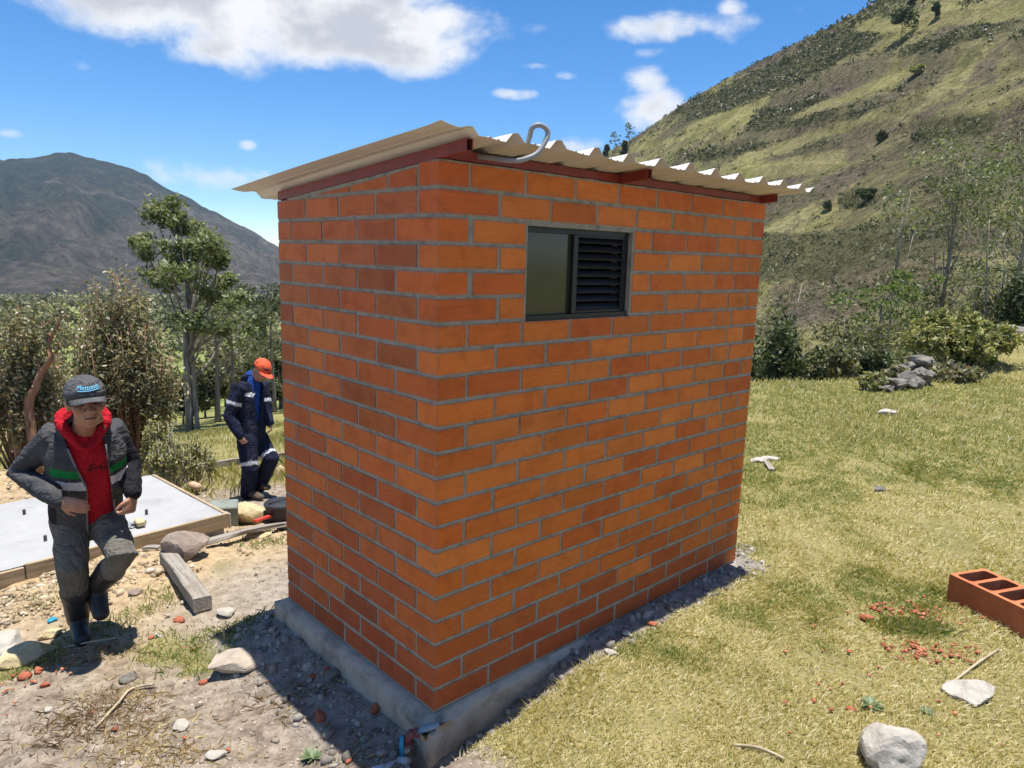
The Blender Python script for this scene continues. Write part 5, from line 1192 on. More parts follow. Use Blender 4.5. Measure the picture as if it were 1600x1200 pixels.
# --- scrub covering the hill (uncountable)
def hill_scrub():
    rg = np.random.default_rng(99); n = 150000
    az = np.radians(rg.uniform(-2, 42, n)); u = rg.uniform(.0, 1.04, n) ** .8; r = hill_rb(az) + u * (hill_rr(az) - hill_rb(az)); x = CAM_P[0] + r * np.sin(az); y = CAM_P[1] + r * np.cos(az)
    q = fbm(x * .020, y * .020, 31.0, 4) + .35 * fbm(x * .10, y * .10, 3.0, 3); pr = sstep(.02, .30, q) * .85 + .11; fz, dz = hill_zones(x, y, hill_z(az, r)); pr = np.maximum(pr, sstep(.80, .97, u) * .35); pr = np.maximum(pr, dz * .95) * (1 - .93 * fz); pr = np.maximum(pr, sstep(.22, .02, u) * .8)
    k = (rg.uniform(0, 1, n) < pr) & (rg.uniform(0, 1, n) < np.clip(r / 240, .2, 1)); az, r, x, y, u = az[k][:14500], r[k][:14500], x[k][:14500], y[k][:14500], u[k][:14500]; n = len(x)
    z = hill_z(az, r); w = (.40 + .50 * rg.exponential(.6, n)) * np.clip(r / 200, .6, 1.15); w = np.minimum(w, 2.3); L = 14
    d = rg.normal(size=(n, L, 3)); d /= np.linalg.norm(d, axis=2)[..., None]; d[..., 2] = np.abs(d[..., 2]) * .85; d *= rg.uniform(.55, 1.08, (n, L, 1))
    C = (np.stack([x, y, z - .1], -1)[:, None] + d * w[:, None, None]).reshape(-1, 3); tn = np.repeat(np.clip(rg.normal(.45, .28, n), 0, 1), L); tn = np.clip(tn + rg.normal(0, .12, n * L), 0, 1)
    tag(link('hill_scrub', leaf_mesh('hill_scrub', C, np.repeat(w, L) * .30 * rg.uniform(.7, 1.2, n * L), rg, .6, tint=tn), M['leaf_scrub']), kind='stuff')
    # the same scrub in the valley to the left, down to the foot of the mountain
    n = 2600; az = np.radians(rg.uniform(-42, -14, n)); r = 45 + 900 * rg.uniform(0, 1, n) ** 2.2; x = CAM_P[0] + r * np.sin(az); y = CAM_P[1] + r * np.cos(az)
    k = fbm(x * .02, y * .02, 4.0, 3) + .3 * rg.normal(size=n) > .0; x, y, r = x[k], y[k], r[k]; n = len(x); z = gz(x, y); w = np.clip(r / 90, .8, 5.0) * rg.uniform(.5, 1.3, n); L = 36
    d = rg.normal(size=(n, L, 3)); d /= np.linalg.norm(d, axis=2)[..., None]; d[..., 2] = np.abs(d[..., 2]); d *= rg.uniform(.5, 1.08, (n, L, 1))
    C = (np.stack([x, y, z - .1], -1)[:, None] + d * w[:, None, None]).reshape(-1, 3); tn = np.clip(np.repeat(rg.uniform(0, .9, n), L) + rg.normal(0, .12, n * L), 0, 1)
    tag(link('valley_scrub', leaf_mesh('valley_scrub', C, np.repeat(w, L) * .26 * rg.uniform(.7, 1.2, n * L), rg, .6, tint=tn), M['leaf_scrub']), kind='stuff')
hill_scrub()
# --- grass
def blades(name, x, y, h, w, mat, tint, lean=.5, sink=.004, kind='stuff'):
    """single bent blades, two triangles each"""
    n = len(x); z = gz(x, y); a = rng.uniform(0, 2 * PI, n); l = rng.uniform(.15, 1, n) * lean; b = a + PI / 2 + rng.uniform(-.4, .4, n)
    dx, dy = np.cos(a), np.sin(a); px, py = np.cos(b) * w / 2, np.sin(b) * w / 2
    def p(f, q): return np.stack([x + dx * l * h * f ** 1.6 + px * q, y + dy * l * h * f ** 1.6 + py * q, z - sink + h * (f - .30 * l * f * f)], -1)
    V = np.stack([p(0, -1), p(0, 1), p(.55, .9), p(1, 0)], 1).reshape(-1, 3)
    i = np.arange(n)[:, None] * 4; F = np.concatenate([i + np.array([[0, 1, 2]]), i + np.array([[0, 2, 3]])], 1).reshape(-1, 3)
    return tag(link(name, mesh_np(name, V, F, False, {'tint': np.repeat(tint, 4)}), mat), kind=kind)
M['grass'] = mat_leaf('grass_blade', [(0, (.08, .13, .022)), (.25, (.17, .20, .045)), (.5, (.36, .31, .11)), (.75, (.54, .45, .21)), (1, (.66, .58, .37))], .25, .6)
def grass_on():
    n = 900000; u = rng.uniform(0, 1, n); rr = 1.75 + 13.5 * u ** 1.75; aa = np.radians(rng.uniform(-8, 40, n)); x = CAM_P[0] + rr * np.sin(aa); y = CAM_P[1] + rr * np.cos(aa)
    sx = x * UR[0] + y * UR[1]; tx = x * UL[0] + y * UL[1]
    g, s, r_ = ground_masks(x, y); tuft = sstep(-.35, .25, fbm(x * 9, y * 9, 41.0, 3)); bare = sstep(.22, .46, fbm(x * 2.1, y * 2.1, 57.0, 4))
    ins = (sx > -.08) & (sx < LR + .06) & (tx > -.06) & (tx < LL + 1.2); front = (tx < 1.2) | (sx > 2.3)
    k = (rng.uniform(0, 1, n) < g * (.25 + .75 * tuft) * (1 - .85 * bare)) & ~ins & front & (np.where((tx > -.13) & (tx < 0) & (sx < 2.5), rng.uniform(0, 1, n) < .18, True))
    x, y, rr = x[k][:285000], y[k][:285000], rr[k][:285000]; m = len(x)
    gr = fbm(x * .8, y * .8, 61.0, 4) + .5 * fbm(x * 3.2, y * 3.2, 2.0, 3); green = sstep(.0, .45, gr + .14 * (rr - 4.5)); tint = np.clip(.75 - .42 * green + rng.normal(0, .21, m), 0, 1)
    long_ = sstep(.2, .6, fbm(x * 1.7 + 4, y * 1.7, 71.0, 3)); h = (.014 + .020 * rng.uniform(0, 1, m) + .030 * long_ * rng.uniform(0, 1, m)) * (1 + .05 * np.maximum(rr - 2.5, 0)); w = .0021 + .00066 * rr
    blades('grass', x, y, h, w * rng.uniform(.7, 1.3, m), M['grass'], tint, 1.3)
    # far fringe of longer dry stems at the meadow edge
    n = 26000; rr = rng.uniform(8, 19, n); aa = np.radians(rng.uniform(12, 40, n)); x = CAM_P[0] + rr * np.sin(aa); y = CAM_P[1] + rr * np.cos(aa); keep = rng.uniform(0, 1, n) < .25 + .75 * sstep(-.1, .3, fbm(x * .9, y * .9, 3.0, 3)); x, y = x[keep], y[keep]
    blades('dry_grass', x, y, rng.uniform(.04, .13, len(x)), np.full(len(x), .011), M['grass'], np.clip(rng.normal(.66, .2, len(x)), 0, 1), .7)
    # thin grass patches on the worked soil, weeds behind the slab, slope to the left
    n = 60000; rr = rng.uniform(1.9, 6.5, n); aa = np.radians(rng.uniform(-46, -2, n)); x = CAM_P[0] + rr * np.sin(aa); y = CAM_P[1] + rr * np.cos(aa); g, s, r_ = ground_masks(x, y)
    sx = x * UR[0] + y * UR[1]; tx = x * UL[0] + y * UL[1]; keep = (rng.uniform(0, 1, n) < g ** 1.5 * .8) & (sx < -.12) 
    for (px, py, rad) in [(150, 985, .22), (190, 965, .2), (245, 930, .15), (300, 1020, .22), (355, 990, .18), (40, 1045, .2), (90, 930, .2), (330, 1000, .2), (415, 850, .25), (395, 835, .2), (250, 940, .2), (440, 770, .3), (420, 745, .3)]:
        q = G(px, py); keep |= (np.hypot(x - q[0], y - q[1]) < rad * rng.uniform(.2, 1.1, n)) & (rng.uniform(0, 1, n) < .8)
    dl = np.stack([x, y], -1) - sR[:2]; keep &= ~(((dl @ e1[:2]) > -.06) & ((dl @ e2[:2]) > -.05) & ((dl @ e2[:2]) < 1.58)); ins = (sx > -.09) & (tx < 1.4) & (tx > -.05); keep &= ~ins
    x, y = x[keep], y[keep]; blades('grass_patch', x, y, rng.uniform(.015, .06, len(x)), np.full(len(x), .005), M['grass'], np.clip(rng.normal(.28, .2, len(x)), 0, 1), 1.1)
    n = 52000; x = rng.uniform(-13, -.5, n); y = rng.uniform(4.9, 16, n); px_ = x / (y - CAM_P[1]); d0 = fbm(x * .7, y * .7, 13.0, 3)
    keep = (px_ < -.28) & (px_ > -.85) & (rng.uniform(0, 1, n) < .3 + .7 * sstep(-.2, .3, d0)) & ~(np.hypot((x + 5.6) / 2.0, (y - 4.9) / 1.1) < 1)
    dl = np.stack([x, y], -1) - sR[:2]; keep &= (dl @ e2[:2]) > 1.75
    x, y, d0 = x[keep], y[keep], d0[keep]; near = sstep(9.5, 6.5, y); h = rng.uniform(.08, .26, len(x)) * (.35 + .75 * near + .5 * sstep(0, .4, d0))
    blades('weeds', x, y, h, np.full(len(x), .010), M['grass'], np.clip(rng.normal(.48, .24, len(x)) + .15 * near, 0, 1), .8)
    # dead roots and straw lying on the worked soil
    X, Y, T = [], [], []
    for (px, py, sx_, sy_, k_, t_) in [(150, 1120, .16, .10, 420, .30), (120, 1140, .12, .09, 260, .22), (190, 1090, .14, .06, 260, .45), (260, 1185, .16, .05, 300, .62), (175, 1022, .12, .05, 240, .50), (420, 1090, .10, .06, 110, .40), (455, 1110, .08, .06, 90, .25), (210, 1165, .14, .06, 220, .55), (235, 1135, .10, .05, 140, .35), (90, 1030, .12, .07, 160, .5), (410, 960, .12, .08, 90, .45), (560, 1180, .08, .05, 70, .4)]:
        q = G(px, py); X.append(rng.normal(q[0], sx_, k_)); Y.append(rng.normal(q[1], sy_, k_)); T.append(np.clip(rng.normal(t_, .2, k_), 0, 1))
    X, Y, T = np.concatenate(X), np.concatenate(Y), np.concatenate(T)
    M['straw'] = mat_leaf('dead_straw', [(0, (.10, .065, .035)), (.4, (.24, .16, .085)), (.7, (.42, .32, .15)), (1, (.56, .46, .26))], .15, .8)
    blades('dead_straw', X, Y, rng.uniform(.012, .05, len(X)), np.full(len(X), .0042), M['straw'], T, 2.2)
    # tangle of grass thrown up round the red chips
    c = G(1425, 985); n = 900; x = rng.normal(c[0], .09, n); y = rng.normal(c[1], .04, n); blades('grass_tangle', x, y, rng.uniform(.03, .09, n), np.full(n, .005), M['grass'], np.clip(rng.normal(.35, .25, n), 0, 1), 1.3)
grass_on()
def rosette(px, py, s, label, seed):
    P = G(px, py); rg = np.random.default_rng(seed); o = empty('weed', P); tag(o, label, 'weed')
    for k in range(16):
        a = k * 2.4; l = s * rg.uniform(.6, 1.0); up = rg.uniform(.25, .9); d = np.array([math.cos(a), math.sin(a), 0]); q = np.array([-d[1], d[0], 0]); b = MB(); w = l * .17
        P0 = np.zeros(3); pts = [d * l * f + np.array([0, 0, up * l * (f - .45 * f * f) + .004]) for f in (0, .35, .7, 1.0)]; ww = [w * .3, w, w * .75, .001]
        V = []; 
        for p_, w_ in zip(pts, ww): V += [p_ - q * w_, p_ + np.array([0, 0, -w_ * .3]), p_ + q * w_]
        F = [(i * 3 + j, i * 3 + j + 1, i * 3 + j + 4, i * 3 + j + 3) for i in range(3) for j in range(2)]; b.add(V, F); b.build('leaf', M['weed_leaf'], o, True)
M['weed_leaf'] = simple('weed_leaf', (.085, .125, .05), .5, .25, 30)
rosette(1360, 1105, .065, 'green leafy weed growing above the rounded pale stone', 1)
rosette(1447, 1115, .04, 'withered small weed right of the green leafy weed', 2)
rosette(488, 1185, .06, 'small green weed at the bottom of the bare soil', 3)
# a few dry sticks and roots
for k, (pts, lab) in enumerate([([(150, 1140), (185, 1105), (205, 1080), (240, 1075)], 'dry brown root straggling over the soil'), ([(100, 1015), (135, 1010), (185, 1000)], 'thin dry root beside the standing boot'), ([(1145, 1168), (1185, 1176), (1225, 1190)], 'pale dry twig lying on the grass'), ([(1490, 1068), (1530, 1040), (1560, 1018)], 'grey dry twig near the half sunk stone'), ([(348, 985), (352, 1005)], 'short stick standing up behind the pale flat stone')]):
    P = [G(*q, .012 + .01 * (i % 2)) for i, q in enumerate(pts)]
    if k == 4: P = [P[1], P[1] + np.array([-.01, 0, .075])]
    b = MB(); b.tube(smooth_path(P, 4), .006, 6); tag(b.build('dry_twig', M['stick'], None, True), lab, 'twig')
# ================================================================== people
def fuse(name, mb, voxel, mats, parent, origin, smooth=3, region=None, cut=None, wrinkle=0.0, wscale=14.0, seed=0, dec=None, thick=0.0):
    """overlapping volumes -> one continuous skin"""
    me = mb.mesh(name + '_src'); o = bpy.data.objects.new(name, me); COL.objects.link(o)
    r = o.modifiers.new('r', 'REMESH'); r.mode = 'VOXEL'; r.voxel_size = voxel
    s = o.modifiers.new('s', 'SMOOTH'); s.factor = .5; s.iterations = smooth
    if dec: d = o.modifiers.new('d', 'DECIMATE'); d.ratio = dec
    bpy.context.view_layer.update(); dg = bpy.context.evaluated_depsgraph_get()
    m2 = bpy.data.meshes.new_from_object(o.evaluated_get(dg)); o.modifiers.clear(); o.data = m2; bpy.data.meshes.remove(me); m2.name = name
    n = len(m2.vertices); co = np.zeros(n * 3, np.float32); m2.vertices.foreach_get('co', co); co = co.reshape(-1, 3).astype(float)
    if wrinkle:
        no = np.zeros(n * 3, np.float32); m2.vertices.foreach_get('normal', no); no = no.reshape(-1, 3)
        f = fbm(co[:, 0] * wscale + seed, co[:, 1] * wscale, co[:, 2] * wscale * .6, 3); f = (1 - np.abs(f) * 2.2) - .5
        co = co + no * (f * wrinkle)[:, None]
    m2.vertices.foreach_set('co', (co - origin).astype(np.float32).ravel())
    if region is not None or cut is not None:
        bm = bmesh.new(); bm.from_mesh(m2); kill = []
        for fc in bm.faces:
            c = np.array(fc.calc_center_median()) + origin
            if cut is not None and cut(c): kill.append(fc); continue
            if region is not None: fc.material_index = region(c)
        if kill: bmesh.ops.delete(bm, geom=kill, context='FACES')
        bm.to_mesh(m2); bm.free()
    m2.polygons.foreach_set('use_smooth', [True] * len(m2.polygons))
    for m in (mats if isinstance(mats, (list, tuple)) else [mats]): m2.materials.append(m)
    m2.update(); o.parent = parent
    if thick: t = o.modifiers.new('thickness', 'SOLIDIFY'); t.thickness = thick; t.offset = -1
    return o
def nrm(v): v = np.array(v, float); return v / np.linalg.norm(v)
def hand(mb, wrist, d, across, normal, curl, s=1.0, thumb_side=1):
    """palm, four unequal bent fingers and a thumb leaving the side of the palm"""
    d, across, normal = nrm(d), nrm(across), nrm(normal)
    mb.limb([wrist - d * .02 * s, wrist + d * .03 * s, wrist + d * .082 * s], [(.026 * s, .019 * s), (.037 * s, .017 * s), (.040 * s, .014 * s)], 12, 0, across)
    for k, (off, ln) in enumerate([(-.030, .062), (-.010, .074), (.010, .070), (.029, .055)]):
        off *= thumb_side
        p = wrist + d * .072 * s + across * off * s; dirn = d.copy(); pts = [p - d * .02 * s]; 
        for j, f in enumerate((.42, .32, .26)):
            a = curl * (.75 if j == 0 else 1.0); dirn = nrm(dirn * math.cos(a) + normal * math.sin(a)); n_ = nrm(normal - dirn * (normal @ dirn)); normal_j = n_; p = p + dirn * ln * f * s; pts.append(p.copy())
            # keep bending in the same plane
            normal_loc = nrm(np.cross(across, dirn)); normal_loc = normal_loc if normal_loc @ normal > -.99 and (np.cross(dirn, normal_loc) @ across) * (np.cross(d, normal) @ across) > 0 else -normal_loc
            normal = normal_loc
        mb.limb(pts, [.0100 * s, .0098 * s, .0088 * s, .0075 * s], 8, 0); normal = nrm(np.cross(np.cross(d, normal), d)) if abs(d @ normal) < .99 else normal
        normal = hand.n0
    t0 = wrist + d * .02 * s - across * .030 * s * thumb_side; t1 = t0 + (d * .6 - across * .55 * thumb_side + hand.n0 * .45) * .035 * s; t2 = t1 + (d * .8 - across * .1 * thumb_side + hand.n0 * .5) * .032 * s
    mb.limb([t0, t1, t2], [.0135 * s, .0115 * s, .009 * s], 8, 0)
def do_hand(mb, wrist, d, across, normal, curl, s=1.0, side=1):
    hand.n0 = nrm(normal); hand(mb, np.array(wrist), d, across, normal, curl, s, side)
def head_volumes(mb, c, r, f, u, s=1.0):
    Mx = np.stack([r, f, u], 1)
    P = lambda a, b, d: c + (r * a + f * b + u * d) * s
    mb.ball(P(0, -.008, .022), np.array((.076, .094, .098)) * s, Mx, 18, 12); mb.ball(P(0, .022, -.045), np.array((.060, .066, .068)) * s, Mx, 16, 10)
    mb.ball(P(0, .064, -.094), np.array((.026, .022, .020)) * s, Mx); mb.limb([P(-.045, .03, -.085), P(0, .06, -.098), P(.045, .03, -.085)], .018 * s)
    mb.limb([P(0, .086, .018), P(0, .098, -.006), P(0, .110, -.026)], [.009 * s, .011 * s, .0145 * s], 10); mb.ball(P(-.014, .095, -.030), .0105 * s); mb.ball(P(.014, .095, -.030), .0105 * s)
    mb.limb([P(-.052, .066, .030), P(-.022, .086, .032), P(.022, .086, .032), P(.052, .066, .030)], .012 * s, 10)
    for q in (-1, 1): mb.ball(P(.042 * q, .060, -.020), np.array((.026, .026, .024)) * s, Mx); mb.ball(P(.076 * q, -.008, -.006), np.array((.010, .024, .034)) * s, Mx)
    mb.limb([P(-.024, .082, -.056), P(0, .091, -.052), P(.024, .082, -.056)], .0085 * s, 8); mb.limb([P(-.020, .080, -.071), P(0, .088, -.072), P(.020, .080, -.071)], .0095 * s, 8)
    return P
def face_details(P, o, org, s=1.0):
    for q in (-1, 1):
        b = MB(); b.ball(P(.030 * q, .0815, .008) - org, .0115 * s, None, 10, 7); e = b.build('eye', [M['eye']], o, True)
        b = MB(); b.limb([P(.012 * q, .094, .031) - org, P(.032 * q, .088, .035) - org, P(.050 * q, .074, .030) - org], [.0045 * s, .005 * s, .003 * s], 6); b.build('eyebrow', M['hair'], o, True)
    b = MB(); b.limb([P(-.021, .0885, -.063) - org, P(0, .0965, -.062) - org, P(.021, .0885, -.063) - org], [(.004 * s, .0035 * s)] * 3, 6); b.build('mouth', M['mouth'], o, True)
def cap_meshes(o, org, c, r, f, u, mat, s=1.0, brim=.078, droop=.030):
    """baseball cap: six panel crown with a curved peak"""
    c0 = c + u * .042 * s; R_ = np.array([.0865, .106, .086]) * s; b = MB(); nu, nv = 36, 10; V = []; F = []
    for j in range(nv + 1):
        th = PI / 2 * (1 - j / nv) if j < nv else 0.0
        th = max(th, .02)
        for i in range(nu):
            ph = 2 * PI * i / nu; seam = 1 - .010 * (abs(math.cos(3 * ph)) < .10)
            low = -.012 * s if j == 0 else 0
            V.append(c0 - org + r * math.cos(ph) * math.sin(th) * R_[0] * seam + f * math.sin(ph) * math.sin(th) * R_[1] * seam + u * (math.cos(th) * R_[2] + low) )
    for j in range(nv):
        for i in range(nu): F.append((j * nu + i, j * nu + (i + 1) % nu, (j + 1) * nu + (i + 1) % nu, (j + 1) * nu + i))
    F.append(tuple(nv * nu + i for i in range(nu))); b.add(V, F); b.ball(c0 - org + u * R_[2], .007 * s, None, 8, 6); cp_ = b.build('cap', mat, o, True)
    md = cp_.modifiers.new('thickness', 'SOLIDIFY'); md.thickness = .003; md.offset = -1
    V = []; F = []; na, nr = 17, 6
    for k in range(nr):
        q = k / (nr - 1)
        for i in range(na):
            a = math.radians(-62 + 124 * i / (na - 1)); lat = math.sin(a); ext = brim * s * max(0.0, math.cos(a * 1.38)) ** .55 * q
            V.append(c0 - org + r * lat * R_[0] * (1.0 + .02 * q) + f * (math.cos(a) * R_[1] + ext) + u * (-.008 * s - droop * s * q * .25 - droop * 1.25 * s * (.35 + .65 * q) * lat * lat + .004 * s))
    for k in range(nr - 1):
        for i in range(na - 1): F.append((k * na + i, k * na + i + 1, (k + 1) * na + i + 1, (k + 1) * na + i))
    b = MB(); b.add(V, F); br = b.build('peak', mat, cp_, True); md = br.modifiers.new('thickness', 'SOLIDIFY'); md.thickness = .004; md.offset = 0
    return cp_, c0, R_
def lettering(txt, size, mat, parent, mapf, shear=0.0, name='lettering', bold=.0):
    """flat print laid onto a curved cloth surface"""
    cu = bpy.data.curves.new(name, 'FONT'); cu.body = txt; cu.size = size; cu.align_x = 'CENTER'; cu.align_y = 'CENTER'; cu.shear = shear; cu.offset = bold
    t = bpy.data.objects.new(name, cu); COL.objects.link(t); bpy.context.view_layer.update(); dg = bpy.context.evaluated_depsgraph_get()
    me = bpy.data.meshes.new_from_object(t.evaluated_get(dg)); bpy.data.objects.remove(t)
    bm = bmesh.new(); bm.from_mesh(me); bmesh.ops.subdivide_edges(bm, edges=[e for e in bm.edges if e.calc_length() > size * .25], cuts=2)
    for v in bm.verts: v.co = Vector(mapf(v.co.x, v.co.y))
    bm.to_mesh(me); bm.free(); me.name = name; return link(name, me, mat, parent)
M['skin'] = simple('skin', (.36, .175, .105), .45, .14, 25, .15, 120, spec=.4); M['hair'] = simple('black_hair', (.010, .008, .007), .55, .3, 60, .4, 150); M['eye'] = simple('dark_eye', (.012, .008, .006), .2)
M['mouth'] = simple('mouth', (.10, .028, .022), .5); M['cap_grey'] = mat_cloth('faded_black_cotton', (.085, .083, .085), .3, fold=9); M['cap_orange'] = mat_cloth('orange_cotton', (.72, .115, .050), .15, fold=9)
M['jk_grey'] = mat_cloth('charcoal_fleece', (.058, .058, .060), .25, dirt=(.11, .10, .095)); M['jk_dark'] = mat_cloth('black_fleece', (.016, .016, .019), .2); M['jk_green'] = mat_cloth('green_stripe', (.010, .19, .048), .1); M['jk_white'] = mat_cloth('white_stripe', (.62, .58, .58), .1)
M['red'] = mat_cloth('red_sweat_cloth', (.42, .012, .022), .18, fold=11); M['jeans'] = mat_cloth('worn_grey_denim', (.14, .13, .108), .25, fold=10, dirt=(.17, .155, .13)); M['rubber'] = simple('black_rubber', (.022, .022, .024), .45, .35, 9, .25, 14); M['sole'] = simple('pale_sole', (.40, .30, .16), .8)
M['navy'] = mat_cloth('navy_twill', (.012, .015, .034), .25, fold=11, dirt=(.045, .045, .055)); M['reflex'] = mat_cloth('reflective_tape', (.50, .51, .52), .08); M['blue'] = mat_cloth('blue_shirt', (.014, .052, .22), .15); M['shoe'] = mat_cloth('dusty_leather', (.10, .075, .055), .3)
M['cap_blue'] = simple('light_blue_thread', (.14, .52, .75), .8, .05); M['cap_dark'] = simple('dark_thread', (.006, .010, .030), .8, .05); M['zip'] = simple('grey_zip', (.16, .16, .17), .5, .2, 60)
def seg_param(p, a, b):
    d = b - a; t = (p - a) @ d / (d @ d); return t, np.linalg.norm(p - a - d * np.clip(t, 0, 1))

def man_walking():
    org = G(126, 990); o = tag(empty('person', org), 'person in a grey cap, red hoodie and dark striped jacket striding in rubber boots', 'person')
    d0 = depth_of(org)
    J = lambda px, py, dd: D(px, py, d0 + dd)
    r = nrm(RT * 1.0 + np.array([0, .12, 0])); 
    pel = J(136, 806, -.12); wst = J(136, 768, -.22); che = J(134, 705, -.36); nb = J(131, 668, -.44)
    shR, shL = J(84, 682, -.43), J(176, 672, -.24); elR, elL = J(30, 738, -.36), J(202, 724, -.15); wrR, wrL = J(94, 782, -.52), J(207, 772, -.26)
    hiR, hiL = J(110, 815, -.17), J(163, 811, -.07); knR, knL = J(113, 886, -.27), J(192, 870, -.32); anR, anL = J(122, 966, -.03), J(151, 915, -.08)
    toR = anR + nrm(-FW * .80 + RT * .62 - UPV * .42) * .175; toL = anL + nrm(-UPV * .80 + RT * .42 - FW * .42) * .165
    hc = J(134, 628, -.54)
    f = nrm(-FW * .80 + RT * .66 - UPV * .17); f = nrm(f); hr = nrm(RT - f * (RT @ f)); hu = nrm(np.cross(hr, f))
    if hu[2] < 0: hu = -hu
    hu = nrm(hu); hs = 1.06
    ax = nrm(nb - pel); t0_ = nrm(-FW * .8 + RT * .58); tf = nrm(t0_ - ax * (t0_ @ ax)); tr = nrm(np.cross(ax, tf)); tr = tr if tr @ RT > 0 else -tr
    # ---- body
    b = MB(); 
    P = head_volumes(b, hc, hr, f, hu, hs); b.limb([nb - ax * .05, nb * .5 + hc * .5 - hu * .02, hc - hu * .04], [.062, .054, .055], 12)
    b.limb([pel - ax * .03, pel + ax * .06, wst, che, nb - ax * .05], [(.145, .10), (.15, .105), (.135, .10), (.155, .11), (.10, .075)], 18, 0, tr)
    for (s_, e_, w_) in ((shR, elR, wrR), (shL, elL, wrL)): b.limb([che * .35 + s_ * .65, s_, s_ * .5 + e_ * .5, e_, e_ * .55 + w_ * .45, w_], [.06, .056, .048, .040, .038, .027], 10)
    for (h_, k_, a_, t_) in ((hiR, knR, anR, toR), (hiL, knL, anL, toL)):
        b.limb([h_, h_ * .5 + k_ * .5, k_, k_ * .55 + a_ * .45, a_], [.075, .062, .046, .042, .030], 12); b.limb([a_, a_ * .6 + t_ * .4 + nrm(a_ - k_) * .022], [.026, .018], 10)
    do_hand(b, wrR + nrm(wrR - elR) * .015, nrm(J(130, 791, -.52) - wrR), nrm(np.cross(nrm(J(130, 791, -.52) - wrR), -FW)), nrm(FW * .9 - UPV * .3), .42, .95, -1)
    do_hand(b, wrL + nrm(wrL - elL) * .015, nrm(-UPV - RT * .12 - FW * .15), nrm(FW * .8 + RT * .3), nrm(-RT - FW * .3), .85, .95, 1)
    mouthc = P(0, .088, -.063)
    fuse('body', b, .0062, M['skin'], o, org, 2, dec=.6); face_details(P, o, org, hs)
    hb = MB(); hb.ball(P(0, -.020, .020), np.array((.0805, .088, .095)) * hs, np.stack([hr, f, hu], 1), 18, 12)
    for q in (-1, 1): hb.limb([P(.074 * q, .022, .035), P(.0765 * q, .016, .0)], [.012, .006], 6)
    fuse('hair', hb, .008, M['hair'], o, org, 1, cut=lambda c: ((c - hc) @ hu < -.035 * hs) or ((c - hc) @ f > .028 and (c - hc) @ hu < .03))
    # ---- jeans
    b = MB(); b.limb([pel - ax * .05, pel + ax * .05, pel + ax * .10], [(.150, .108), (.160, .115), (.158, .115)], 18, 0, tr)
    for (h_, k_, a_) in ((hiR, knR, anR), (hiL, knL, anL)): b.limb([h_ + ax * .02, h_ * .5 + k_ * .5, k_, k_ * .7 + a_ * .3, k_ * .54 + a_ * .46], [(.100, .105), (.088, .092), (.076, .080), (.071, .073), (.066, .066)], 14)
    fuse('jeans', b, .008, M['jeans'], o, org, 3, wrinkle=.007, wscale=11, seed=3, dec=.6)
    # ---- boots
    for (k_, a_, t_) in ((knR, anR, toR), (knL, anL, toL)):
        b = MB(); sh = nrm(a_ - k_); fo = nrm(t_ - a_); side = nrm(np.cross(sh, fo)); flat = nrm(fo - sh * (fo @ sh)); dn = nrm(np.cross(side, fo)); dn = dn if dn @ sh > 0 else -dn
        b.limb([k_ * .56 + a_ * .44, k_ * .3 + a_ * .7, a_ + sh * .01], [.076, .066, .058], 14)
        b.limb([a_ - fo * .030 + dn * .030, a_ + fo * .045 + dn * .012, a_ + fo * .09 + dn * .020, t_ + dn * .014], [(.044, .050), (.050, .060), (.050, .048), (.046, .034)], 14, 0, side)
        fuse('boot', b, .007, [M['rubber'], M['sole']], o, org, 2, lambda c: 1 if (c - a_) @ dn > .066 else 0, None, .004, 9, 7, .6)
    # ---- hoodie
    b = MB(); b.limb([pel + ax * .05, pel + ax * .12, wst, che, nb - ax * .07], [(.158, .118), (.166, .124), (.160, .122), (.172, .128), (.112, .090)], 18, 0, tr)
    tt = np.linspace(-PI * .97, PI * .97, 19)
    ring = [nb + ax * (.045 - .105 * max(0, math.cos(t)) ** 1.5) + tr * math.sin(t) * (.104 - .035 * max(0, math.cos(t))) + tf * math.cos(t) * (.098 if abs(t) < PI / 2 else .085) for t in tt]
    b.limb(ring, [(.016 + .024 * (1 - math.cos(t)) / 2, .030 + .012 * (1 - math.cos(t)) / 2) for t in tt], 10)
    b.limb([nb - tf * .10 + ax * .0, nb - tf * .13 - ax * .10], [(.10, .045), (.06, .03)], 12, 0, tr)
    fuse('hoodie', b, .0075, M['red'], o, org, 2, wrinkle=.006, wscale=13, seed=5, dec=.6)
    def chest_map(x, y):
        q = nb - ax * .165 + tr * (x + .055) ; return q + tf * (.1335 - .30 * (x + .05) ** 2 - .1 * (y - .02)) + ax * (y + .06 * x * 0) - org
    lettering('E-GE', .060, M['jk_dark'], o, chest_map, .25)
    # ---- jacket
    b = MB(); b.limb([pel - ax * .0, pel + ax * .10, wst, che, nb - ax * .06, nb - ax * .01], [(.180, .140), (.182, .142), (.182, .140), (.196, .146), (.150, .112), (.095, .085)], 20, 0, tr)
    for (s_, e_, w_) in ((shR, elR, wrR), (shL, elL, wrL)):
        b.limb([che * .4 + s_ * .6, s_, s_ * .5 + e_ * .5, e_, e_ * .5 + w_ * .5, w_ - nrm(w_ - e_) * .01], [.082, .080, .068, .064, .056, .046], 12)
    col = [nb + ax * .012 + tr * math.sin(t) * .105 + tf * math.cos(t) * .085 for t in np.linspace(PI * .30, PI * 1.70, 13)]
    b.limb(col, [(.018, .03)] * 13, 8)
    # turned-back front edges
    Ln = np.linalg.norm(nb - pel)
    def loc(c): d = c - pel; return d @ tr, d @ tf, (d @ ax) / Ln
    def opening(v): return (-.015 - .085 * max(0, v - .55) / .45, .085 + .045 * (1 - min(1, max(0, v))) - .015 * max(0, v - .6))
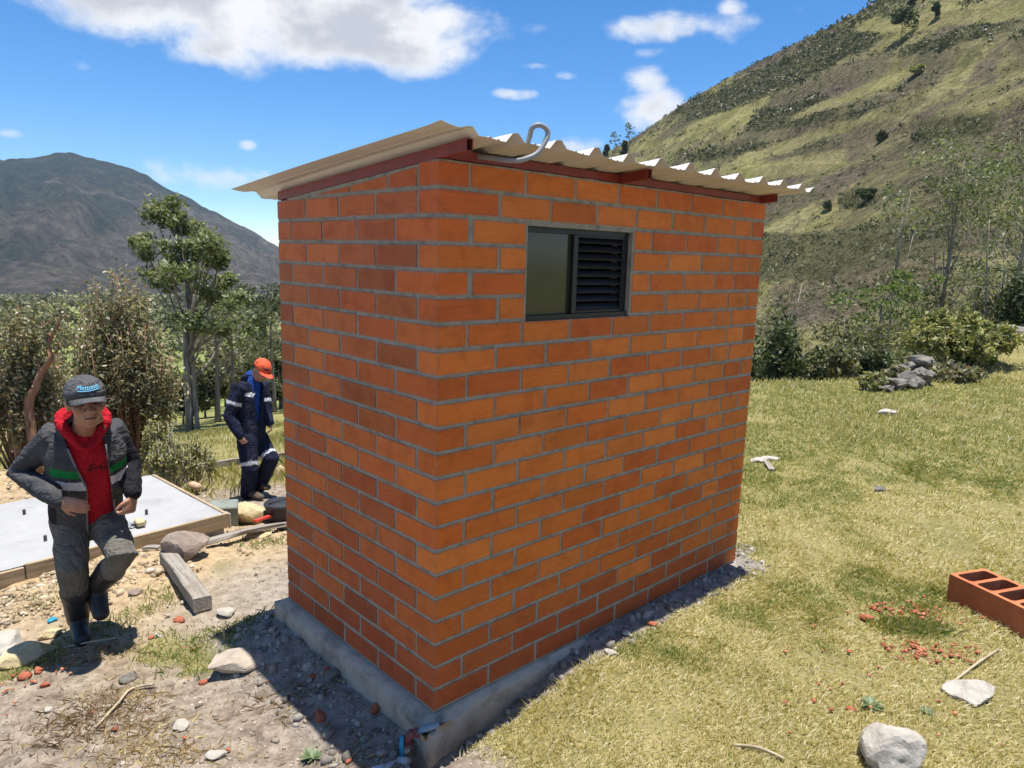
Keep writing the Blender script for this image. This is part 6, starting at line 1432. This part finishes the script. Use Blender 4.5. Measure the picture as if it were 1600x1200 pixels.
    def cut(c):
        w, q, v = loc(c); lo, hi = opening(v); return q > .01 and lo < w < hi and v < 1.15 and -.2 < v
    def region(c):
        w, q, v = loc(c)
        for (s_, e_, w_) in ((shR, elR, wrR), (shL, elL, wrL)):
            t, dd = seg_param(c, s_, e_)
            t2, d2 = seg_param(c, e_, w_)
            if d2 < .060 or (t > .25 and dd < .080 and abs(w) > .15): return 1 if (s_ is shL) else 0
        if q > .015 and w > -.165 and w < .20:
            k = v - .02 * w / .1 * (0.5 if w < 0 else -.4)
            if .655 < k < .735: return 2
            if .520 < k < .610: return 3
        return 1 if (v < .52 and w < -.15) else 0
    fuse('jacket', b, .0075, [M['jk_grey'], M['jk_dark'], M['jk_green'], M['jk_white']], o, org, 6, region, cut, .006, 10, 2, None, .005)
    for sgn in (0, 1):
        pts = []
        for v in np.linspace(.02, .92, 14):
            w = opening(v)[sgn]; i = np.interp(v, [0, .4, .75, 1], [.140, .141, .140, .100]); aw = np.interp(v, [0, .4, .75, 1], [.181, .182, .190, .12]); q = i * math.sqrt(max(.05, 1 - (w / aw) ** 2)); c_ = pel + ax * v * Ln; pts.append(c_ + tr * w + tf * (q + .002) - org)
        z = MB(); z.tube(pts, .0055, 6); z.build('zip', M['zip'], o, True)
    # drawstring
    # ---- cap
    cp_, c0, R_ = cap_meshes(o, org, hc, hr, f, hu, M['cap_grey'], hs, .072, .030)
    def cap_map(x, y):
        a = x / .098 + .05; el = .50 + y / .088 + .10 * (a * a); return c0 - org + (hr * math.sin(a) * math.cos(el) * R_[0] + f * math.cos(a) * math.cos(el) * R_[1] + hu * math.sin(el) * R_[2]) * 1.048
    lettering('Mettonds', .031, M['cap_blue'], cp_, cap_map, .3, bold=.0)
    u_ = MB(); pts = [np.array(cap_map(x, -.016 + .08 * x * .1)) for x in np.linspace(-.055, .06, 9)]; u_.tube(pts, [.0012] + [.0022] * 7 + [.001], 6); u_.build('underline', M['cap_blue'], cp_)
    for k in range(3):
        q = -.060 + .013 * k; v = MB(); cc = c0 - org + hr * q + f * (R_[1] * .70 + .034 + .012 * k) - hu * (.034 - .004 * k); v.box((-.005, -.004, -.0012), (.005, .004, .0012), 0, 0, Matrix.Translation(cc) @ Matrix((tuple(hr), tuple(f), tuple(hu))).transposed().to_4x4()); v.build('mark', M['jk_white'], cp_)
man_walking()

def man_overalls():
    org = G(398, 777); o = tag(empty('person', org), 'person in navy overalls with reflective bands and orange cap looking down', 'person'); d0 = depth_of(org)
    J = lambda px, py, dd: D(px, py, d0 + dd)
    Fd = nrm(RT * .86 - FW * .45); ax0 = nrm(np.array([0, 0, 1.0]))
    pel = J(393, 682, -.12); wst = J(391, 655, -.13); che = J(389, 622, -.15); nb = J(393, 590, -.17)
    sR, sL = J(372, 606, -.34), J(410, 603, .02); eR, eL = J(358, 650, -.36), J(417, 645, .0); wR, wL = J(375, 680, -.36), J(421, 660, -.06)
    hR, hL = J(386, 692, -.20), J(404, 690, -.03); kR, kL = J(391, 733, -.22), J(424, 716, -.10); aR, aL = J(387, 768, -.10), J(406, 757, .02); tR, tL = J(408, 777, -.22), J(418, 762, -.10)
    hc = J(408, 578, -.20)
    f = nrm(Fd * .80 - UPV * .72 - FW * .05); hr = nrm(np.cross(f, UPV)); hu = nrm(np.cross(hr, f))
    ax = nrm(nb - pel); tf = nrm(Fd - ax * (Fd @ ax)); tr = nrm(np.cross(tf, ax)); hs = 1.0
    b = MB(); P = head_volumes(b, hc, hr, f, hu, hs); b.limb([nb - ax * .05, nb * .5 + hc * .5 - hu * .02, hc - hu * .04 - f * .01], [.064, .056, .056], 12)
    b.limb([pel, wst, che, nb - ax * .05], [(.15, .10), (.145, .10), (.16, .115), (.10, .075)], 16, 0, tr)
    for (s_, e_, w_) in ((sR, eR, wR), (sL, eL, wL)): b.limb([che * .4 + s_ * .6, s_, e_, w_], [.06, .055, .042, .028], 10)
    for (h_, k_, a_, t_) in ((hR, kR, aR, tR), (hL, kL, aL, tL)): b.limb([h_, k_, k_ * .5 + a_ * .5, a_], [.085, .058, .052, .038], 12); b.limb([a_, t_], [.036, .026], 8)
    do_hand(b, wR, nrm(-UPV + RT * .5), nrm(RT * .4 - FW * .2 + UPV * .2), nrm(FW), .7, .95, 1); do_hand(b, wL, nrm(-UPV + RT * .25), nrm(-FW + RT * .2), nrm(-RT * .6 - FW), .6, .95, 1)
    fuse('body', b, .008, M['skin'], o, org, 2, dec=.6); face_details(P, o, org, hs)
    hb = MB(); hb.ball(P(0, -.022, .014), np.array((.0815, .088, .098)) * hs, np.stack([hr, f, hu], 1), 18, 12)
    fuse('hair', hb, .009, M['hair'], o, org, 1, cut=lambda c: ((c - hc) @ hu < -.05) or ((c - hc) @ f > .022 and (c - hc) @ hu < .03) or ((c - hc) @ f > -.01 and (c - hc) @ hu < -.0))
    b = MB(); b.limb([wst, che, nb - ax * .06, nb + ax * .01], [(.150, .112), (.168, .124), (.11, .09), (.075, .072)], 16, 0, tr)
    fuse('shirt', b, .010, M['blue'], o, org, 2, dec=.6)
    b = MB(); b.limb([pel - ax * .06, pel + ax * .05, wst, che, nb - ax * .07, nb - ax * .015], [(.165, .125), (.168, .13), (.172, .132), (.192, .142), (.145, .108), (.09, .085)], 18, 0, tr)
    for (s_, e_, w_) in ((sR, eR, wR), (sL, eL, wL)): b.limb([che * .4 + s_ * .6, s_, s_ * .5 + e_ * .5, e_, e_ * .5 + w_ * .5, w_], [.08, .08, .072, .068, .062, .052], 12)
    for (h_, k_, a_) in ((hR, kR, aR), (hL, kL, aL)): b.limb([h_ + ax * .03, h_ * .5 + k_ * .5, k_, k_ * .5 + a_ * .5, a_ + nrm(a_ - k_) * .02], [.112, .10, .088, .084, .080], 14)
    cl = [nb + ax * .006 + tr * math.sin(t) * .10 + tf * math.cos(t) * .082 for t in np.linspace(PI * .32, PI * 1.68, 13)]; b.limb(cl, [(.016, .03)] * 13, 8)
    Ln = np.linalg.norm(nb - pel)
    def cut(c):
        d = c - pel; w, q, v = d @ tr, d @ tf, (d @ ax) / Ln; wid = .072 * max(0, (v - .22) / .6); return q > .03 and v > .25 and v < 1.2 and abs(w - .005) < wid and v < 1.1
    def region(c):
        for (s_, e_) in ((sR, eR), (sL, eL)):
            t, dd = seg_param(c, s_, e_)
            if dd < .09 and .48 < t < .60: return 1
        for (k_, h_, ok, oh) in ((kR, hR, kL, hL), (kL, hL, kR, hR)):
            t, dd = seg_param(c, h_, k_); t2, d2 = seg_param(c, oh, ok)
            if dd < .14 and dd < d2 and .72 < t < .86: return 1
        d = c - pel; w, q, v = d @ tr, d @ tf, (d @ ax) / Ln
        if q > .02 and .70 < v < .76 and .05 < w < .15 and c[2] > 0 - 9: return 1
        return 0
    fuse('overalls', b, .009, [M['navy'], M['reflex']], o, org, 3, region, cut, .008, 10, 4, .7, .005)
    for (a_, t_) in ((aR, tR), (aL, tL)):
        b = MB(); fo = nrm(t_ - a_); b.limb([a_ + np.array([0, 0, .02]), a_ + np.array([0, 0, -.02])], [.048, .05], 10); b.limb([a_ - fo * .05 + np.array([0, 0, -.03]), a_ * .5 + t_ * .5, t_], [(.042, .042), (.05, .042), (.045, .03)], 12, 0, nrm(np.cross(fo, [0, 0, 1]))); fuse('shoe', b, .009, M['shoe'], o, org, 2, dec=.6)
    cp_, c0, R_ = cap_meshes(o, org, hc, hr, f, hu, M['cap_orange'], hs * 1.04, .080, .022)
    def cap_map(x, y):
        a = x / .098 + .35; el = .42 + y / .088; return c0 - org + (hr * math.sin(a) * math.cos(el) * R_[0] + f * math.cos(a) * math.cos(el) * R_[1] + hu * math.sin(el) * R_[2]) * 1.05
    lettering('Cats', .042, M['cap_dark'], cp_, cap_map, .3, bold=.0015)
man_overalls()
